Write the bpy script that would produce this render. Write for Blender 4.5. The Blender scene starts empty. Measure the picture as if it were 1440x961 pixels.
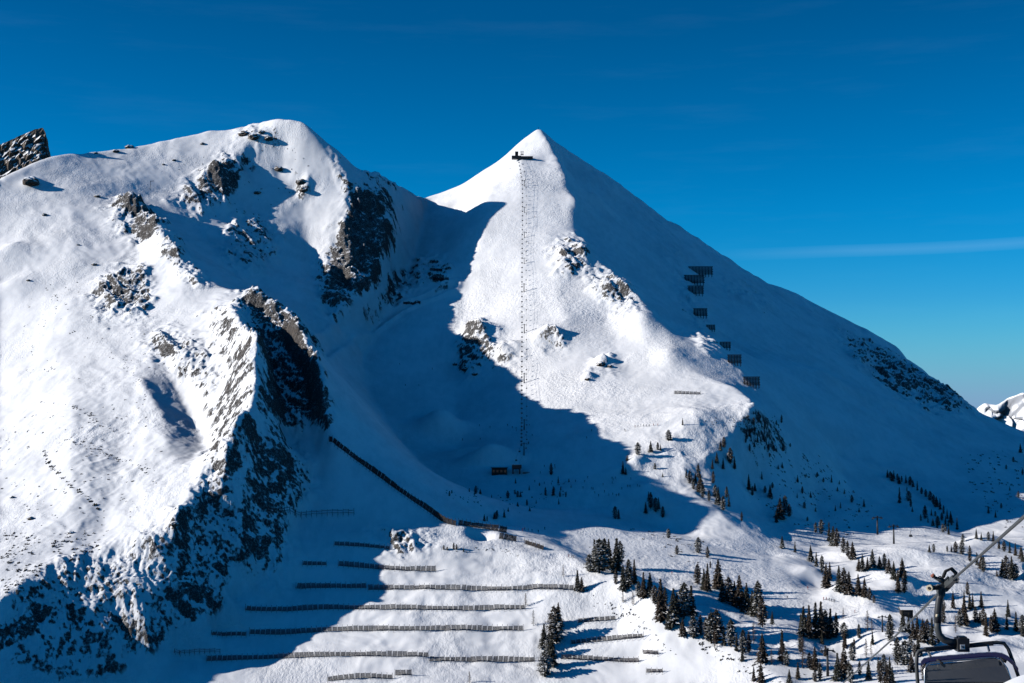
import bpy, bmesh, math, random
import numpy as np
from mathutils import Vector, Matrix, Quaternion

scene = bpy.context.scene
COL = scene.collection
R = math.radians
random.seed(7)

# ------------------------------------------------------------------ camera
F = 2000.0                                  # focal length in photo pixels (50 mm on 36 mm, 1440 px wide)
CX, CY, HOR = 720.0, 480.5, 600.0           # picture centre and horizon row
PITCH = math.atan((HOR - CY) / F)
cam_d = bpy.data.cameras.new('camera')
cam_d.lens = 50.0; cam_d.sensor_width = 36.0
cam_d.clip_start = 0.5; cam_d.clip_end = 60000.0
cam = bpy.data.objects.new('camera', cam_d); COL.objects.link(cam)
cam.location = (0, 0, 0); cam.rotation_euler = (math.pi/2 + PITCH, 0, 0)
scene.camera = cam

# ------------------------------------------------------------------ sun, sky, exposure
SUN_EL, SUN_BEHIND = R(21.0), R(4.0)        # sun stands to the left, a little behind the camera
sx, sy = -math.cos(SUN_BEHIND), -math.sin(SUN_BEHIND)
SUNV = Vector((sx*math.cos(SUN_EL), sy*math.cos(SUN_EL), math.sin(SUN_EL)))
sun_d = bpy.data.lights.new('sun', 'SUN')
sun_d.energy = 4.55; sun_d.angle = R(0.5); sun_d.color = (1.0, 0.945, 0.87)
sun = bpy.data.objects.new('sun', sun_d); COL.objects.link(sun)
sun.location = (-300, 0, 600)
sun.rotation_euler = (-SUNV).to_track_quat('-Z', 'Y').to_euler()

world = bpy.data.worlds.new('World'); scene.world = world; world.use_nodes = True
wn = world.node_tree; wn.nodes.clear()
def wnode(t, **kw):
    n = wn.nodes.new(t)
    for k, v in kw.items(): setattr(n, k, v)
    return n
sky = wnode('ShaderNodeTexSky', sky_type='NISHITA', sun_disc=False)
sky.sun_elevation = SUN_EL; sky.sun_rotation = -(math.pi/2 + SUN_BEHIND)
sky.altitude = 2200; sky.air_density = 1.0; sky.dust_density = 0.0; sky.ozone_density = 4.0
hs = wnode('ShaderNodeHueSaturation'); hs.inputs['Saturation'].default_value = 1.5; hs.inputs['Hue'].default_value = 0.503; hs.inputs['Value'].default_value = 0.76
gam = wnode('ShaderNodeGamma'); gam.inputs['Gamma'].default_value = 1.2
wn.links.new(sky.outputs[0], gam.inputs['Color']); wn.links.new(gam.outputs[0], hs.inputs['Color'])
# thin cirrus: a high veil of stretched noise and one long streak low over the right-hand ridge
tc = wnode('ShaderNodeTexCoord')
sep = wnode('ShaderNodeSeparateXYZ'); wn.links.new(tc.outputs['Generated'], sep.inputs[0])
def wmath(op, a, b=None, c=None, clamp=False):
    n = wnode('ShaderNodeMath', operation=op, use_clamp=clamp)
    for i, v in enumerate((a, b, c)):
        if v is None: continue
        if isinstance(v, (int, float)): n.inputs[i].default_value = v
        else: wn.links.new(v, n.inputs[i])
    return n.outputs[0]
mp = wnode('ShaderNodeMapping'); mp.inputs['Scale'].default_value = (3.0, 3.0, 26.0); mp.inputs['Rotation'].default_value = (0, R(6), 0)
wn.links.new(tc.outputs['Generated'], mp.inputs[0])
nz = wnode('ShaderNodeTexNoise'); nz.inputs['Scale'].default_value = 2.2; nz.inputs['Detail'].default_value = 6; nz.inputs['Roughness'].default_value = 0.62
wn.links.new(mp.outputs[0], nz.inputs['Vector'])
veil = wmath('MULTIPLY', wmath('SUBTRACT', nz.outputs[0], 0.52, clamp=True), 0.05, clamp=True)
# streak: elevation about 7 degrees, fading in to the right
nz2 = wnode('ShaderNodeTexNoise'); nz2.inputs['Scale'].default_value = 3.0; nz2.inputs['Detail'].default_value = 3
wn.links.new(tc.outputs['Generated'], nz2.inputs['Vector'])
el = wmath('SUBTRACT', wmath('ADD', sep.outputs['Z'], wmath('MULTIPLY', sep.outputs['X'], -0.012)), wmath('ADD', wmath('MULTIPLY', nz2.outputs[0], 0.010), 0.1125))
band = wmath('SUBTRACT', 1.0, wmath('MULTIPLY', wmath('ABSOLUTE', el), 230.0), clamp=True)
fade = wmath('MULTIPLY', wmath('SUBTRACT', sep.outputs['X'], 0.13, clamp=True), 9.0, clamp=True)
streak = wmath('MULTIPLY', wmath('MULTIPLY', wmath('POWER', band, 0.6), fade), 0.085)
cl = wmath('ADD', veil, streak, clamp=True)
mx = wnode('ShaderNodeMix', data_type='RGBA')
wn.links.new(cl, mx.inputs['Factor'])
tint = wnode('ShaderNodeMix', data_type='RGBA', blend_type='MULTIPLY'); tint.inputs['Factor'].default_value = 1.0; tint.inputs['B'].default_value = (0.02, 0.96, 0.84, 1)   # deep clear mountain blue
wn.links.new(hs.outputs[0], tint.inputs['A']); 
# pale blue haze low over the horizon, the same all round
zz_ = wmath('MULTIPLY', wmath('MAXIMUM', sep.outputs['Z'], 0.0), 15.0)
hz = wmath('POWER', 2.718, wmath('MULTIPLY', wmath('MULTIPLY', zz_, zz_), -1.0))
hzm = wnode('ShaderNodeMix', data_type='RGBA'); wn.links.new(hz, hzm.inputs['Factor']); 
zen = wmath('MAXIMUM', wmath('SUBTRACT', 1.0, wmath('MULTIPLY', wmath('MAXIMUM', wmath('SUBTRACT', sep.outputs['Z'], 0.15), 0.0), 1.9)), 0.76)   # darker towards the zenith
zmx = wnode('ShaderNodeVectorMath', operation='SCALE'); wn.links.new(tint.outputs['Result'], zmx.inputs[0]); wn.links.new(zen, zmx.inputs['Scale'])
wn.links.new(zmx.outputs[0], hzm.inputs['A']); hzm.inputs['B'].default_value = (1.7, 2.7, 4.4, 1)
wn.links.new(hzm.outputs['Result'], mx.inputs['A'])
mx.inputs['B'].default_value = (4.0, 6.4, 9.0, 1)
bg = wnode('ShaderNodeBackground'); bg.inputs['Strength'].default_value = 0.100
wo = wnode('ShaderNodeOutputWorld')
wn.links.new(mx.outputs['Result'], bg.inputs['Color']); wn.links.new(bg.outputs[0], wo.inputs['Surface'])

scene.view_settings.view_transform = 'Standard'; scene.view_settings.look = 'None'
scene.view_settings.exposure = 0.38; scene.view_settings.gamma = 1.0
scene.view_settings.use_curve_mapping = False
scene.cycles.diffuse_bounces = 0
scene.cycles.max_bounces = 6

# ------------------------------------------------------------------ pixel <-> world
CP, SP = math.cos(PITCH), math.sin(PITCH)
def ray(px, py):
    """slopes a = X/Y and e = Z/Y of the sight line through a photo pixel"""
    u, v = (px - CX) / F, (CY - py) / F
    dy = CP - v*SP
    return u/dy, (SP + v*CP)/dy
def pt(px, py, Y):
    a, e = ray(px, py); return (a*Y, Y, e*Y)
def project(X, Y, Z):
    d = Y*CP + Z*SP; v = (-Y*SP + Z*CP)/d; u = X/d
    return CX + u*F, CY - v*F

# ------------------------------------------------------------------ noise (numpy gradient noise)
_rng = np.random.RandomState(11)
_perm = np.concatenate([_rng.permutation(256)]*3)
_ang = _rng.rand(256)*2*np.pi
_gx, _gy = np.cos(_ang).astype(np.float32), np.sin(_ang).astype(np.float32)
def perlin(x, y):
    xi = np.floor(x).astype(np.int64); yi = np.floor(y).astype(np.int64)
    xf = (x - xi).astype(np.float32); yf = (y - yi).astype(np.float32)
    xi &= 255; yi &= 255
    u = xf*xf*xf*(xf*(xf*6-15)+10); v = yf*yf*yf*(yf*(yf*6-15)+10)
    def g(ix, iy, dx, dy):
        h = _perm[_perm[ix] + iy]; return _gx[h]*dx + _gy[h]*dy
    a = g(xi, yi, xf, yf); b = g(xi+1, yi, xf-1, yf)
    c = g(xi, yi+1, xf, yf-1); d = g(xi+1, yi+1, xf-1, yf-1)
    return 1.5*((a + u*(b-a)) + v*((c + u*(d-c)) - (a + u*(b-a))))
def fbm(x, y, octs=4, gain=0.5):
    s = 0; amp = 1.0
    for i in range(octs):
        s = s + amp*perlin(x + 17.3*i, y - 9.1*i); x = x*2.03; y = y*2.03; amp *= gain
    return s
def ridged(x, y, octs=4, gain=0.5):
    s = 0; amp = 1.0
    for i in range(octs):
        s = s + amp*(1 - 2*np.abs(perlin(x + 31.7*i, y + 5.3*i))); x = x*2.1; y = y*2.1; amp *= gain
    return s

# ------------------------------------------------------------------ terrain: ridge and valley lines
# every line is a list of (photo x, photo y, distance in metres); the distances follow from the ground
# slopes and from which ridge throws which shadow
LINES = []
def L(*p): LINES.append([pt(*q) for q in p])
def LW(*p): LINES.append([tuple(q) for q in p])
# skyline: left slope, left summit, saddle, pyramid
L((-140,305,1570),(0,252,1640),(70,218,1710),(130,214,1755),(200,204,1795),(290,184,1825),(330,183,1832),(360,175,1828),(385,166,1812),(410,164,1802),
  (430,173,1798),(455,195,1790),(475,212,1785),(500,238,1790),(530,246,1812),(560,260,1850),(590,274,1940),(602,276,1985))
L((602,276,1985),(620,271,1990),(650,259,1990),(700,225,1993),(740,191,1998),(757,178,2000))
L((757,178,2000),(780,198,2004),(807,215,2008),(860,250,2018),(900,277,2025),(940,307,2032),(1013,355,2045),(1077,397,2055),(1100,403,2057),(1177,440,2065),
  (1207,457,2065),(1260,483,2060),(1277,503,2050),(1343,553,2010),(1373,587,1980),(1440,607,1900),(1520,640,1860))
L((790,225,1965),(830,285,1885),(880,340,1815),(930,390,1755),(985,450,1685),(1040,500,1625))
L((860,285,1945),(930,335,1905),(1000,390,1865),(1080,440,1825),(1150,480,1795),(1230,530,1770),(1310,585,1740))
# pyramid: lit / shaded ridge
L((757,178,2000),(779,208,1948),(796,246,1876),(795,264,1843),(808,278,1814),(803,302,1776),(799,322,1748),(822,347,1702),(853,377,1655),(890,413,1590),(925,450,1525),(950,490,1455),(975,520,1405),
  (1040,550,1345),(1070,572,1310),(1040,598,1285),(1003,638,1240),(963,660,1205),(972,692,1170),(1005,716,1145),(1040,745,1115),(1062,766,1090),(1090,785,1065))
# pyramid face: lift line and flanks
L((731,220,1924),(731,300,1788),(731,400,1638),(728,470,1545),(728,530,1460),(727,600,1350),(726,640,1280),(726,668,1240))
L((690,262,1872),(676,333,1750),(655,420,1656),(640,520,1530),(640,580,1430),(650,640,1310))
L((640,290,1925),(610,380,1752),(590,440,1632),(570,500,1550),(570,560,1450))
L((770,330,1730),(790,420,1590),(810,500,1470),(830,570,1360),(850,610,1280))
L((850,450,1550),(880,520,1430),(900,570,1340),(920,600,1280))
# valley between the left mountain and the pyramid
L((602,277,1985),(590,330,1860),(575,380,1765),(552,420,1690),(530,460,1610),(510,505,1530),(520,560,1440),(560,620,1330),(620,680,1230),(690,712,1160))
# left summit: shoulder and buttress
L((410,165,1802),(433,180,1794),(453,207,1782),(475,232,1766),(497,260,1746),(485,290,1714),(476,312,1694),(460,345,1670),(445,378,1650),(450,412,1590),(458,445,1535),(478,470,1505))
L((552,288,1785),(549,340,1715),(530,390,1648),(492,425,1580),(462,452,1522))
L((400,215,1785),(395,250,1760),(425,285,1735),(432,330,1694),(438,368,1660))
# bowl behind the near ridge
L((348,240,1768),(352,290,1722),(372,330,1676),(400,375,1618),(430,410,1562),(455,447,1512),(470,480,1470))
# near ridge
L((360,180,1820),(345,205,1785),(333,223,1765),(310,243,1745),(267,270,1705),(225,272,1692),(188,284,1645),(196,304,1580),(228,327,1480),(236,350,1440),(260,370,1405),(300,403,1360),(337,413,1335),(375,420,1300),(400,437,1280),
  (423,467,1210),(441,497,1158),(453,525,1118),(461,576,1084),(466,616,1060),(500,645,1052),(550,680,1036),(600,712,1020),(640,737,1010),(700,742,1015),(740,752,1010),(780,768,985),(815,790,948))
L((275,318,1640),(290,345,1585),(320,380,1530),(350,400,1490),(385,418,1450),(420,440,1420),(440,480,1400))
# left slope, bottom to top
L((100,216,1735),(100,300,1580),(100,400,1418),(100,500,1265),(100,600,1100),(100,700,985),(110,765,925),(100,782,908))
L((0,252,1650),(0,340,1535),(0,440,1400),(0,540,1268),(0,640,1112),(0,740,972),(0,840,853))
L((196,304,1580),(190,400,1415),(195,480,1262),(192,545,1160),(170,640,1050),(150,720,968),(140,768,922))
L((260,370,1405),(262,420,1330),(285,455,1270),(310,505,1190),(325,545,1125))
# lower terminator and the gully beside it
L((192,530,1172),(212,560,1130),(230,590,1090),(232,620,1052),(246,648,1018),(268,672,990),(266,702,946),(244,748,920),(200,762,917),(130,775,918),(60,800,890),(0,842,850),(-80,870,830))
L((215,500,1225),(245,545,1175),(272,592,1115),(290,630,1055),(292,655,1020))
L((337,413,1335),(322,432,1272),(334,446,1215),(348,468,1160),(362,506,1105),(359,552,1050),(339,594,1012),(320,646,986),(305,705,962))
# ribs and runnels of the cliffs
L((362,450,1290),(378,500,1225),(392,560,1150),(402,610,1090),(408,655,1058))
L((380,428,1298),(402,480,1242),(420,540,1166),(436,598,1096),(443,640,1066))
L((300,720,958),(330,752,945),(352,790,938),(362,822,930))
L((270,735,938),(285,780,925),(318,828,912),(330,850,905))
L((215,765,915),(240,812,900),(262,850,892),(280,880,888))
L((165,770,917),(178,820,888),(200,872,872),(215,918,864))
# foot of the cliffs, apron
L((462,627,1062),(442,668,1050),(430,715,1015),(395,790,958),(350,830,928),(290,868,895),(220,915,866),(130,962,842),(40,985,815),(-100,1000,790))
# fence slope
L((430,722,1008),(470,735,1003),(520,755,985),(600,760,983),(700,768,974),(760,785,958),(800,802,940))
L((395,795,955),(420,826,946),(520,826,941),(600,826,935),(700,828,929),(790,826,921))
L((300,892,897),(400,888,905),(550,884,902),(730,884,893),(800,890,884),(870,880,886))
L((250,930,872),(330,925,880),(500,921,879),(740,927,868),(800,930,862),(900,925,858))
L((130,975,842),(300,963,854),(500,962,852),(700,962,843),(900,962,832),(1000,962,820),(1110,961,790))
L((815,792,945),(840,802,935),(885,826,905),(930,850,880),(1000,893,852),(1060,930,826),(1110,961,792))
# valley floor and the pistes
L((600,700,1195),(690,712,1160),(760,715,1150),(860,715,1155),(905,735,1140))
L((726,668,1240),(800,675,1215),(860,660,1210),(900,640,1215))
L((690,737,1050),(740,742,1045),(800,739,1068),(860,742,1065),(930,765,1035),(1000,772,1042))
L((800,775,1010),(860,790,1000),(900,800,990),(960,850,930),(1000,870,915),(1060,880,920))
L((905,735,1140),(960,752,1105),(1020,775,1045),(1080,790,1030),(1150,830,985),(1250,850,958),(1340,850,955),(1440,855,950))
L((1060,860,940),(1150,870,930),(1250,880,915),(1350,890,895),(1440,895,890))
L((1130,961,800),(1250,961,775),(1350,961,765),(1480,961,760))
# lit knoll
L((1070,572,1310),(1035,578,1305),(1000,582,1298),(965,602,1268),(935,630,1240),(905,655,1210),(930,685,1180),(985,725,1135),(1030,758,1095))
L((1095,640,1310),(1060,690,1250),(1080,730,1195),(1112,765,1135),(1140,782,1085))
L((1150,690,1320),(1150,740,1235),(1200,748,1230),(1255,752,1220),(1300,752,1215))
L((1150,772,1140),(1210,768,1150),(1260,765,1155))
# right: foot of the shaded face, moraine ridges
L((1000,480,1500),(1060,540,1420),(1100,580,1380),(1150,625,1375),(1185,668,1395),(1200,700,1340),(1250,708,1345),(1300,738,1270))
L((1180,645,1450),(1215,660,1450),(1250,668,1440),(1300,700,1390),(1340,745,1290),(1370,762,1225))
L((1150,520,1640),(1200,560,1620),(1280,620,1560),(1340,660,1500),(1400,700,1400),(1440,740,1280),(1500,760,1240))
L((1290,762,1120),(1345,766,1115),(1390,760,1130),(1440,780,1100))
L((1160,790,1030),(1220,785,1045),(1270,775,1070),(1330,790,1040),(1440,800,1040))
# country outside the picture and behind the skylines (world metres)
LW((-960,2650,60),(-700,2650,80),(0,2650,120),(500,2650,40),(1200,2650,-80))
LW((-1300,2150,150),(-600,2120,205),(-200,2100,235),(60,2170,290),(300,2200,180),(560,2150,20),(760,2080,-60),(980,2130,-90))
LW((-1040,1700,225),(-860,1400,110),(-740,1200,0),(-600,1000,-90),(-510,850,-150),(-420,700,-225),(-390,650,-250))
LW((-390,650,-250),(-150,650,-262),(60,650,-245),(180,650,-205),(300,650,-180))
LW((820,1800,-75),(640,1400,-80),(540,1180,-85),(430,950,-125),(350,770,-140),(300,650,-180))

HSTEP = 0.003
A0, A1, S0, S1 = -0.63, 0.465, math.log(640.0), math.log(2660.0)
def solve():
    prev = None
    for lev in (16, 8, 4, 2, 1):
        h = HSTEP*lev
        nx = int(round((A1-A0)/h))+1; ny = int(round((S1-S0)/h))+1
        acc = np.zeros((ny, nx)); cnt = np.zeros((ny, nx))
        for ln in LINES:
            P = np.array(ln); a = P[:,0]/P[:,1]; s = np.log(P[:,1]); z = P[:,2]
            for i in range(len(ln)-1):
                n = int(max(abs(a[i+1]-a[i]), abs(s[i+1]-s[i]))/h*2)+2
                t = np.linspace(0, 1, n)
                ix = np.round((a[i]+(a[i+1]-a[i])*t - A0)/h).astype(int); iy = np.round((s[i]+(s[i+1]-s[i])*t - S0)/h).astype(int)
                zz = z[i]+(z[i+1]-z[i])*t
                ok = (ix>=0)&(ix<nx)&(iy>=0)&(iy<ny)
                np.add.at(acc, (iy[ok], ix[ok]), zz[ok]); np.add.at(cnt, (iy[ok], ix[ok]), 1)
        fix = cnt > 0; val = acc/np.maximum(cnt, 1)
        if prev is None: Z = np.full((ny, nx), 0.0)
        else:
            yy = np.linspace(0, prev.shape[0]-1, ny); xx = np.linspace(0, prev.shape[1]-1, nx)
            Z = bilin(prev, yy[:,None]+0*xx[None,:], xx[None,:]+0*yy[:,None])
        Z[fix] = val[fix]
        par = (np.add.outer(np.arange(ny), np.arange(nx)) % 2)
        free = [(~fix)&(par==k) for k in (0,1)]
        w = 1.85 if lev >= 4 else 1.6
        for it in range({16:300, 8:200, 4:150, 2:90, 1:60}[lev]):
            for k in (0,1):
                Pd = np.pad(Z, 1, mode='edge')
                avg = 0.25*(Pd[:-2,1:-1]+Pd[2:,1:-1]+Pd[1:-1,:-2]+Pd[1:-1,2:])
                m = free[k]; Z[m] += w*(avg[m]-Z[m])
        prev = Z
    return Z
def bilin(G, y, x):
    y = np.clip(y, 0, G.shape[0]-1.001); x = np.clip(x, 0, G.shape[1]-1.001)
    y0 = np.floor(y).astype(int); x0 = np.floor(x).astype(int); fy = y-y0; fx = x-x0
    return (G[y0,x0]*(1-fx)+G[y0,x0+1]*fx)*(1-fy)+(G[y0+1,x0]*(1-fx)+G[y0+1,x0+1]*fx)*fy
def blur(G, sig):
    r = int(sig*3)+1; k = np.exp(-0.5*(np.arange(-r, r+1)/sig)**2); k /= k.sum()
    P = np.pad(G, ((r,r),(0,0)), mode='edge'); G = sum(k[i]*P[i:i+G.shape[0]] for i in range(2*r+1))
    P = np.pad(G, ((0,0),(r,r)), mode='edge'); return sum(k[i]*P[:,i:i+G.shape[1]] for i in range(2*r+1))
def cubic(G, y, x):
    """separable Catmull-Rom sampling on a regular lattice of sample rows y and columns x (1-D arrays)"""
    def w(t): return (-.5*t**3+t*t-.5*t, 1.5*t**3-2.5*t*t+1, -1.5*t**3+2*t*t+.5*t, .5*t**3-.5*t*t)
    n = G.shape[0]; i = np.clip(np.floor(y).astype(int), 0, n-2); W = w(np.clip(y-i, 0, 1))
    H = sum(W[k][:,None]*G[np.clip(i+k-1, 0, n-1)] for k in range(4))
    n = G.shape[1]; i = np.clip(np.floor(x).astype(int), 0, n-2); W = w(np.clip(x-i, 0, 1))
    return sum(W[k][None,:]*H[:,np.clip(i+k-1, 0, n-1)] for k in range(4))
ZC = blur(solve(), 0.75)

# final sheet: columns of constant X/Y, rows of constant Y, fine where the ground is in view
acol = np.concatenate([np.linspace(A0+.002, -0.374, 34)[:-1], np.arange(-0.374, 0.374, 0.00106), np.linspace(0.374, A1-.002, 12)])
yrow = np.exp(np.concatenate([np.linspace(math.log(642), math.log(806), 40)[:-1], np.arange(math.log(806), math.log(2012), 0.00092), np.linspace(math.log(2013), math.log(2650), 26)]))
ZG = cubic(ZC, (np.log(yrow)-S0)/HSTEP, (acol-A0)/HSTEP)
YY = np.repeat(yrow[:,None], len(acol), 1); XX = acol[None,:]*yrow[:,None]
PX, PY = project(XX, YY, ZG)

# ------------------------------------------------------------------ masks: where rock, piste and scrub lie on the ground
MW, MH, MS = 960, 641, 1.5
gx, gy = np.meshgrid((np.arange(MW)+.5)*MS, (np.arange(MH)+.5)*MS)
def inside(poly):
    m = np.zeros(gx.shape, bool); n = len(poly)
    for i in range(n):
        x0, y0 = poly[i]; x1, y1 = poly[(i+1) % n]
        if y0 == y1: continue
        c = ((y0 > gy) != (y1 > gy)) & (gx < (x1-x0)*(gy-y0)/(y1-y0)+x0); m ^= c
    return m
wobx = PX + 11*fbm(XX/24, YY/24, 4); woby = PY + 11*fbm(XX/24+50, YY/24+80, 4)
def paint(polys, soft=3.0):
    out = np.zeros(ZG.shape, np.float32)
    for s, y0, y1, poly in polys:
        m = blur(inside(poly).astype(float), soft/MS)
        v = bilin(m, woby/MS-.5, wobx/MS-.5)
        v = np.where((wobx<-3)|(wobx>1443)|(woby<-3)|(woby>964)|(YY<y0)|(YY>y1), 0, v)
        out = np.maximum(out, s*v)
    return out
ROCK = [
 (.5,1650,1900,[(335,183),(365,181),(388,187),(392,201),(360,206),(340,198)]),
 (.6,1500,1800,[(290,245),(315,215),(345,220),(348,240),(322,262),(318,292),(295,302),(258,290),(243,275),(270,262)]),
 (.75,1380,1640,[(163,275),(198,270),(204,300),(238,320),(226,332),(190,347),(184,322),(158,318)]),
 (.8,1350,1640,[(225,325),(250,345),(256,372),(300,402),(290,408),(240,378),(228,350)]),
 (.5,1450,1760,[(340,300),(380,312),(390,370),(345,390),(312,368),(318,330)]),
 (.6,1600,1800,[(418,250),(432,252),(438,275),(424,285)]),
 (.6,1650,1800,[(455,215),(470,222),(500,262),(492,282),(475,250)]),
 (.6,1250,1480,[(135,400),(200,380),(216,415),(202,440),(150,452),(130,430)]),
 (.85,1480,1850,[(497,262),(522,268),(551,284),(549,345),(532,390),(492,426),(472,452),(455,438),(450,388),(470,350),(486,305)]),
 (.5,1500,1850,[(505,235),(535,245),(560,262),(590,276),(560,275),(520,262)]),
 (.55,1500,1850,[(515,446),(545,400),(600,360),(642,375),(632,396),(590,406),(560,426),(520,452)]),
 (.7,1040,1400,[(340,412),(360,410),(410,437),(432,470),(452,530),(467,592),(440,602),(400,612),(366,592),(372,535),(356,480),(338,440)]),
 (.36,800,1240,[(300,560),(365,590),(400,620),(442,650),(440,700),(400,735),(418,800),(390,820),(330,800),(300,860),(200,930),(130,965),(30,940),(0,915),(0,845),(60,805),(130,785),(190,765),(260,735),(277,690),(292,640)]),
 (.95,780,1100,[(-5,880),(60,850),(78,858),(40,900),(-5,915)]),
 (.45,900,1150,[(285,640),(330,650),(300,720),(250,770),(225,790),(235,740),(275,700)]),
 (.40,1080,1330,[(285,440),(320,432),(345,480),(330,520),(300,470)]),
 (.45,1080,1330,[(190,470),(240,462),(290,500),(305,560),(270,550),(240,520),(200,490)]),
 (.30,1000,1300,[(290,468),(338,470),(360,515),(368,560),(345,592),(318,645),(300,610),(312,545)]),
 (.55,1400,1650,[(640,500),(655,472),(680,458),(700,492),(735,502),(720,513),(690,510),(662,532),(645,525)]),
 (.62,1550,1760,[(778,345),(800,334),(820,352),(836,376),(826,390),(806,380),(790,390)]),
 (.66,1480,1700,[(825,398),(850,385),(897,420),(888,446),(860,432),(840,412)]),
 (.45,1450,1650,[(752,478),(786,455),(792,488),(765,497)]),
 (.7,1350,1560,[(833,509),(862,508),(866,517),(838,521)]),
 (.75,1700,2000,[(1160,458),(1200,474),(1250,500),(1290,520),(1345,553),(1372,586),(1345,584),(1290,566),(1250,546),(1215,512)]),
 (.6,1700,1990,[(1005,385),(1040,404),(1086,434),(1080,446),(1040,421)]),
 (.42,1450,1990,[(925,330),(950,345),(978,420),(1003,470),(1014,505),(990,492),(958,420)]),
 (.26,1150,1350,[(1035,590),(1080,583),(1104,615),(1096,642),(1060,650),(1035,622)]),
 (.5,950,1050,[(505,748),(600,752),(620,775),(590,778),(540,768)]),
]
PISTE = [
 (1.,1000,2000,[(700,235),(790,235),(798,330),(830,400),(930,470),(990,560),(900,610),(800,630),(700,520),(600,460),(690,380)]),
 (.8,850,1180,[(720,745),(800,735),(960,760),(1050,760),(1150,840),(1260,870),(1100,880),(960,860),(870,800)]),
 (.8,850,1150,[(1270,790),(1440,770),(1440,870),(1300,860)]),
 (.5,1100,1700,[(470,480),(600,450),(720,540),(800,640),(620,690),(520,560)]),
]
rock = paint(ROCK, 9); piste = paint(PISTE, 8)

# ------------------------------------------------------------------ local forms and relief
def hit(px, py, Z=None, ymin=0, k=0):
    """first ground point on the sight line through a photo pixel (optionally beyond ymin)"""
    Z = ZF if Z is None else Z
    a, e = ray(px, py)
    j = np.searchsorted(acol, a)-1; j = min(max(j, 0), len(acol)-2); t = (a-acol[j])/(acol[j+1]-acol[j])
    prof = (Z[:,j]*(1-t)+Z[:,j+1]*t)/yrow
    above = (prof >= e) & (yrow >= ymin)
    i = int(np.argmax(above))
    if not above[i]:
        i = int(np.argmax(np.where(yrow >= ymin, prof, -9))); Y = yrow[i]
    elif i == 0: Y = yrow[0]
    else:
        d = (e-prof[i-1])/(prof[i]-prof[i-1]+1e-9); d = min(max(d, 0), 1); Y = yrow[i-1]+(yrow[i]-yrow[i-1])*d
    return a*Y, Y, ground(a*Y, Y, Z)
def ground(X, Y, Z=None):
    Z = ZF if Z is None else Z
    a = X/Y
    j = min(max(np.searchsorted(acol, a)-1, 0), len(acol)-2); i = min(max(np.searchsorted(yrow, Y)-1, 0), len(yrow)-2)
    t = (a-acol[j])/(acol[j+1]-acol[j]); s = (Y-yrow[i])/(yrow[i+1]-yrow[i])
    return float((Z[i,j]*(1-t)+Z[i,j+1]*t)*(1-s)+(Z[i+1,j]*(1-t)+Z[i+1,j+1]*t)*s)

ZF = ZG.copy()
BUMPS = [  # photo x, y, height m, radius across, radius along, ymin
 (672,482,13,24,22,1300),(770,478,11,17,16,1300),(715,498,9,24,14,1300),(815,362,9,9,26,1400),(795,362,8,8,24,1400),(868,412,9,22,12,1400),
 (848,512,7,8,7,1300),(828,532,6,6,7,1300),(622,605,20,22,20,1200),(690,648,15,24,13,1100),(655,640,7,20,10,1100),(660,470,8,10,12,1400),
 (352,192,4,14,12,1600),(372,196,3,12,10,1600),(306,250,11,16,14,1500),(182,300,14,15,16,1300),(208,325,8,18,10,1300),
 (45,258,8,9,9,1400),(185,400,8,30,24,1200),(980,588,7,30,24,1150),(836,288,15,22,12,1700),(905,462,7,14,30,1400),(940,505,7,14,26,1300),(900,455,5,20,20,1400),
 (1215,656,4,26,8,1300),(1385,765,7,20,14,1050),(905,690,5,14,12,1100),(918,712,7,13,12,1080),(672,750,4,20,11,900),(676,753,-8,8,7,900),
 (430,268,9,8,10,1600),(340,255,10,12,12,1500),(360,500,14,14,30,1000),(330,610,10,12,16,1000),(545,395,9,18,14,1500),(590,372,8,16,12,1500),
 (1060,600,6,20,18,1150),(1225,560,6,60,20,1600),(10,365,10,30,24,1200),(20,410,8,26,20,1200),
]
for bx, by, hgt, rx, ry, ym in BUMPS:
    X, Y, z = hit(bx, by, ZG, ym)
    ZF += hgt*np.exp(-((XX-X)/rx)**2-((YY-Y)/ry)**2)
track = [hit(x, y, ZG, 1300) for x, y in ((440,492),(462,485),(480,475),(486,466),(478,460))]+[hit(x, y, ZG, 1450) for x, y in ((500,456),(530,447),(560,436),(600,420),(635,405))]
T = np.array(track)[:,:2]; dist = np.full(ZF.shape, 1e9)
for i in range(len(T)-1):
    ab = T[i+1]-T[i]; tq = np.clip(((XX-T[i,0])*ab[0]+(YY-T[i,1])*ab[1])/(ab@ab), 0, 1); dist = np.minimum(dist, np.hypot(XX-T[i,0]-tq*ab[0], YY-T[i,1]-tq*ab[1]))
ZF += 3.2*np.exp(-((dist-9)/4)**2)-2.6*np.exp(-(dist/5)**2)
# rock: ribs and ledges; snow: drifts, ripples, moguls
calm = np.clip((YY-806)/60, 0, 1)*np.clip((2010-YY)/40, 0, 1)
warp = 6*fbm(XX/40, YY/40, 2)
rib = ridged((.9*XX+.45*YY+warp)/22, (-.45*XX+.9*YY+warp)/58, 5, .6)
crag = ridged((XX-warp)/11, (YY+warp)/11, 3, .55)
step = perlin(XX/7.5+3, YY/7.5)
rk = np.clip(rock*1.35, 0, 1)
ZF += calm*rk*(5.0*rib + 5.0*ridged((.9*XX+.45*YY)/38+3, (-.45*XX+.9*YY)/120, 2) + 2.2*crag + 1.2*step - 3.0)
soft = calm*(1-.75*piste)
ZF += soft*(2.0*fbm(XX/95, YY/95, 3) + .55*fbm(XX/26+9, YY/38, 3))
wind = fbm((XX+.5*YY)/9+2.2*warp/6, (YY-.4*XX)/30, 3)
ZF += calm*(1-piste)*.22*wind
leftlow = np.exp(-((PX-150)/190)**2-((PY-660)/150)**2)
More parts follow.
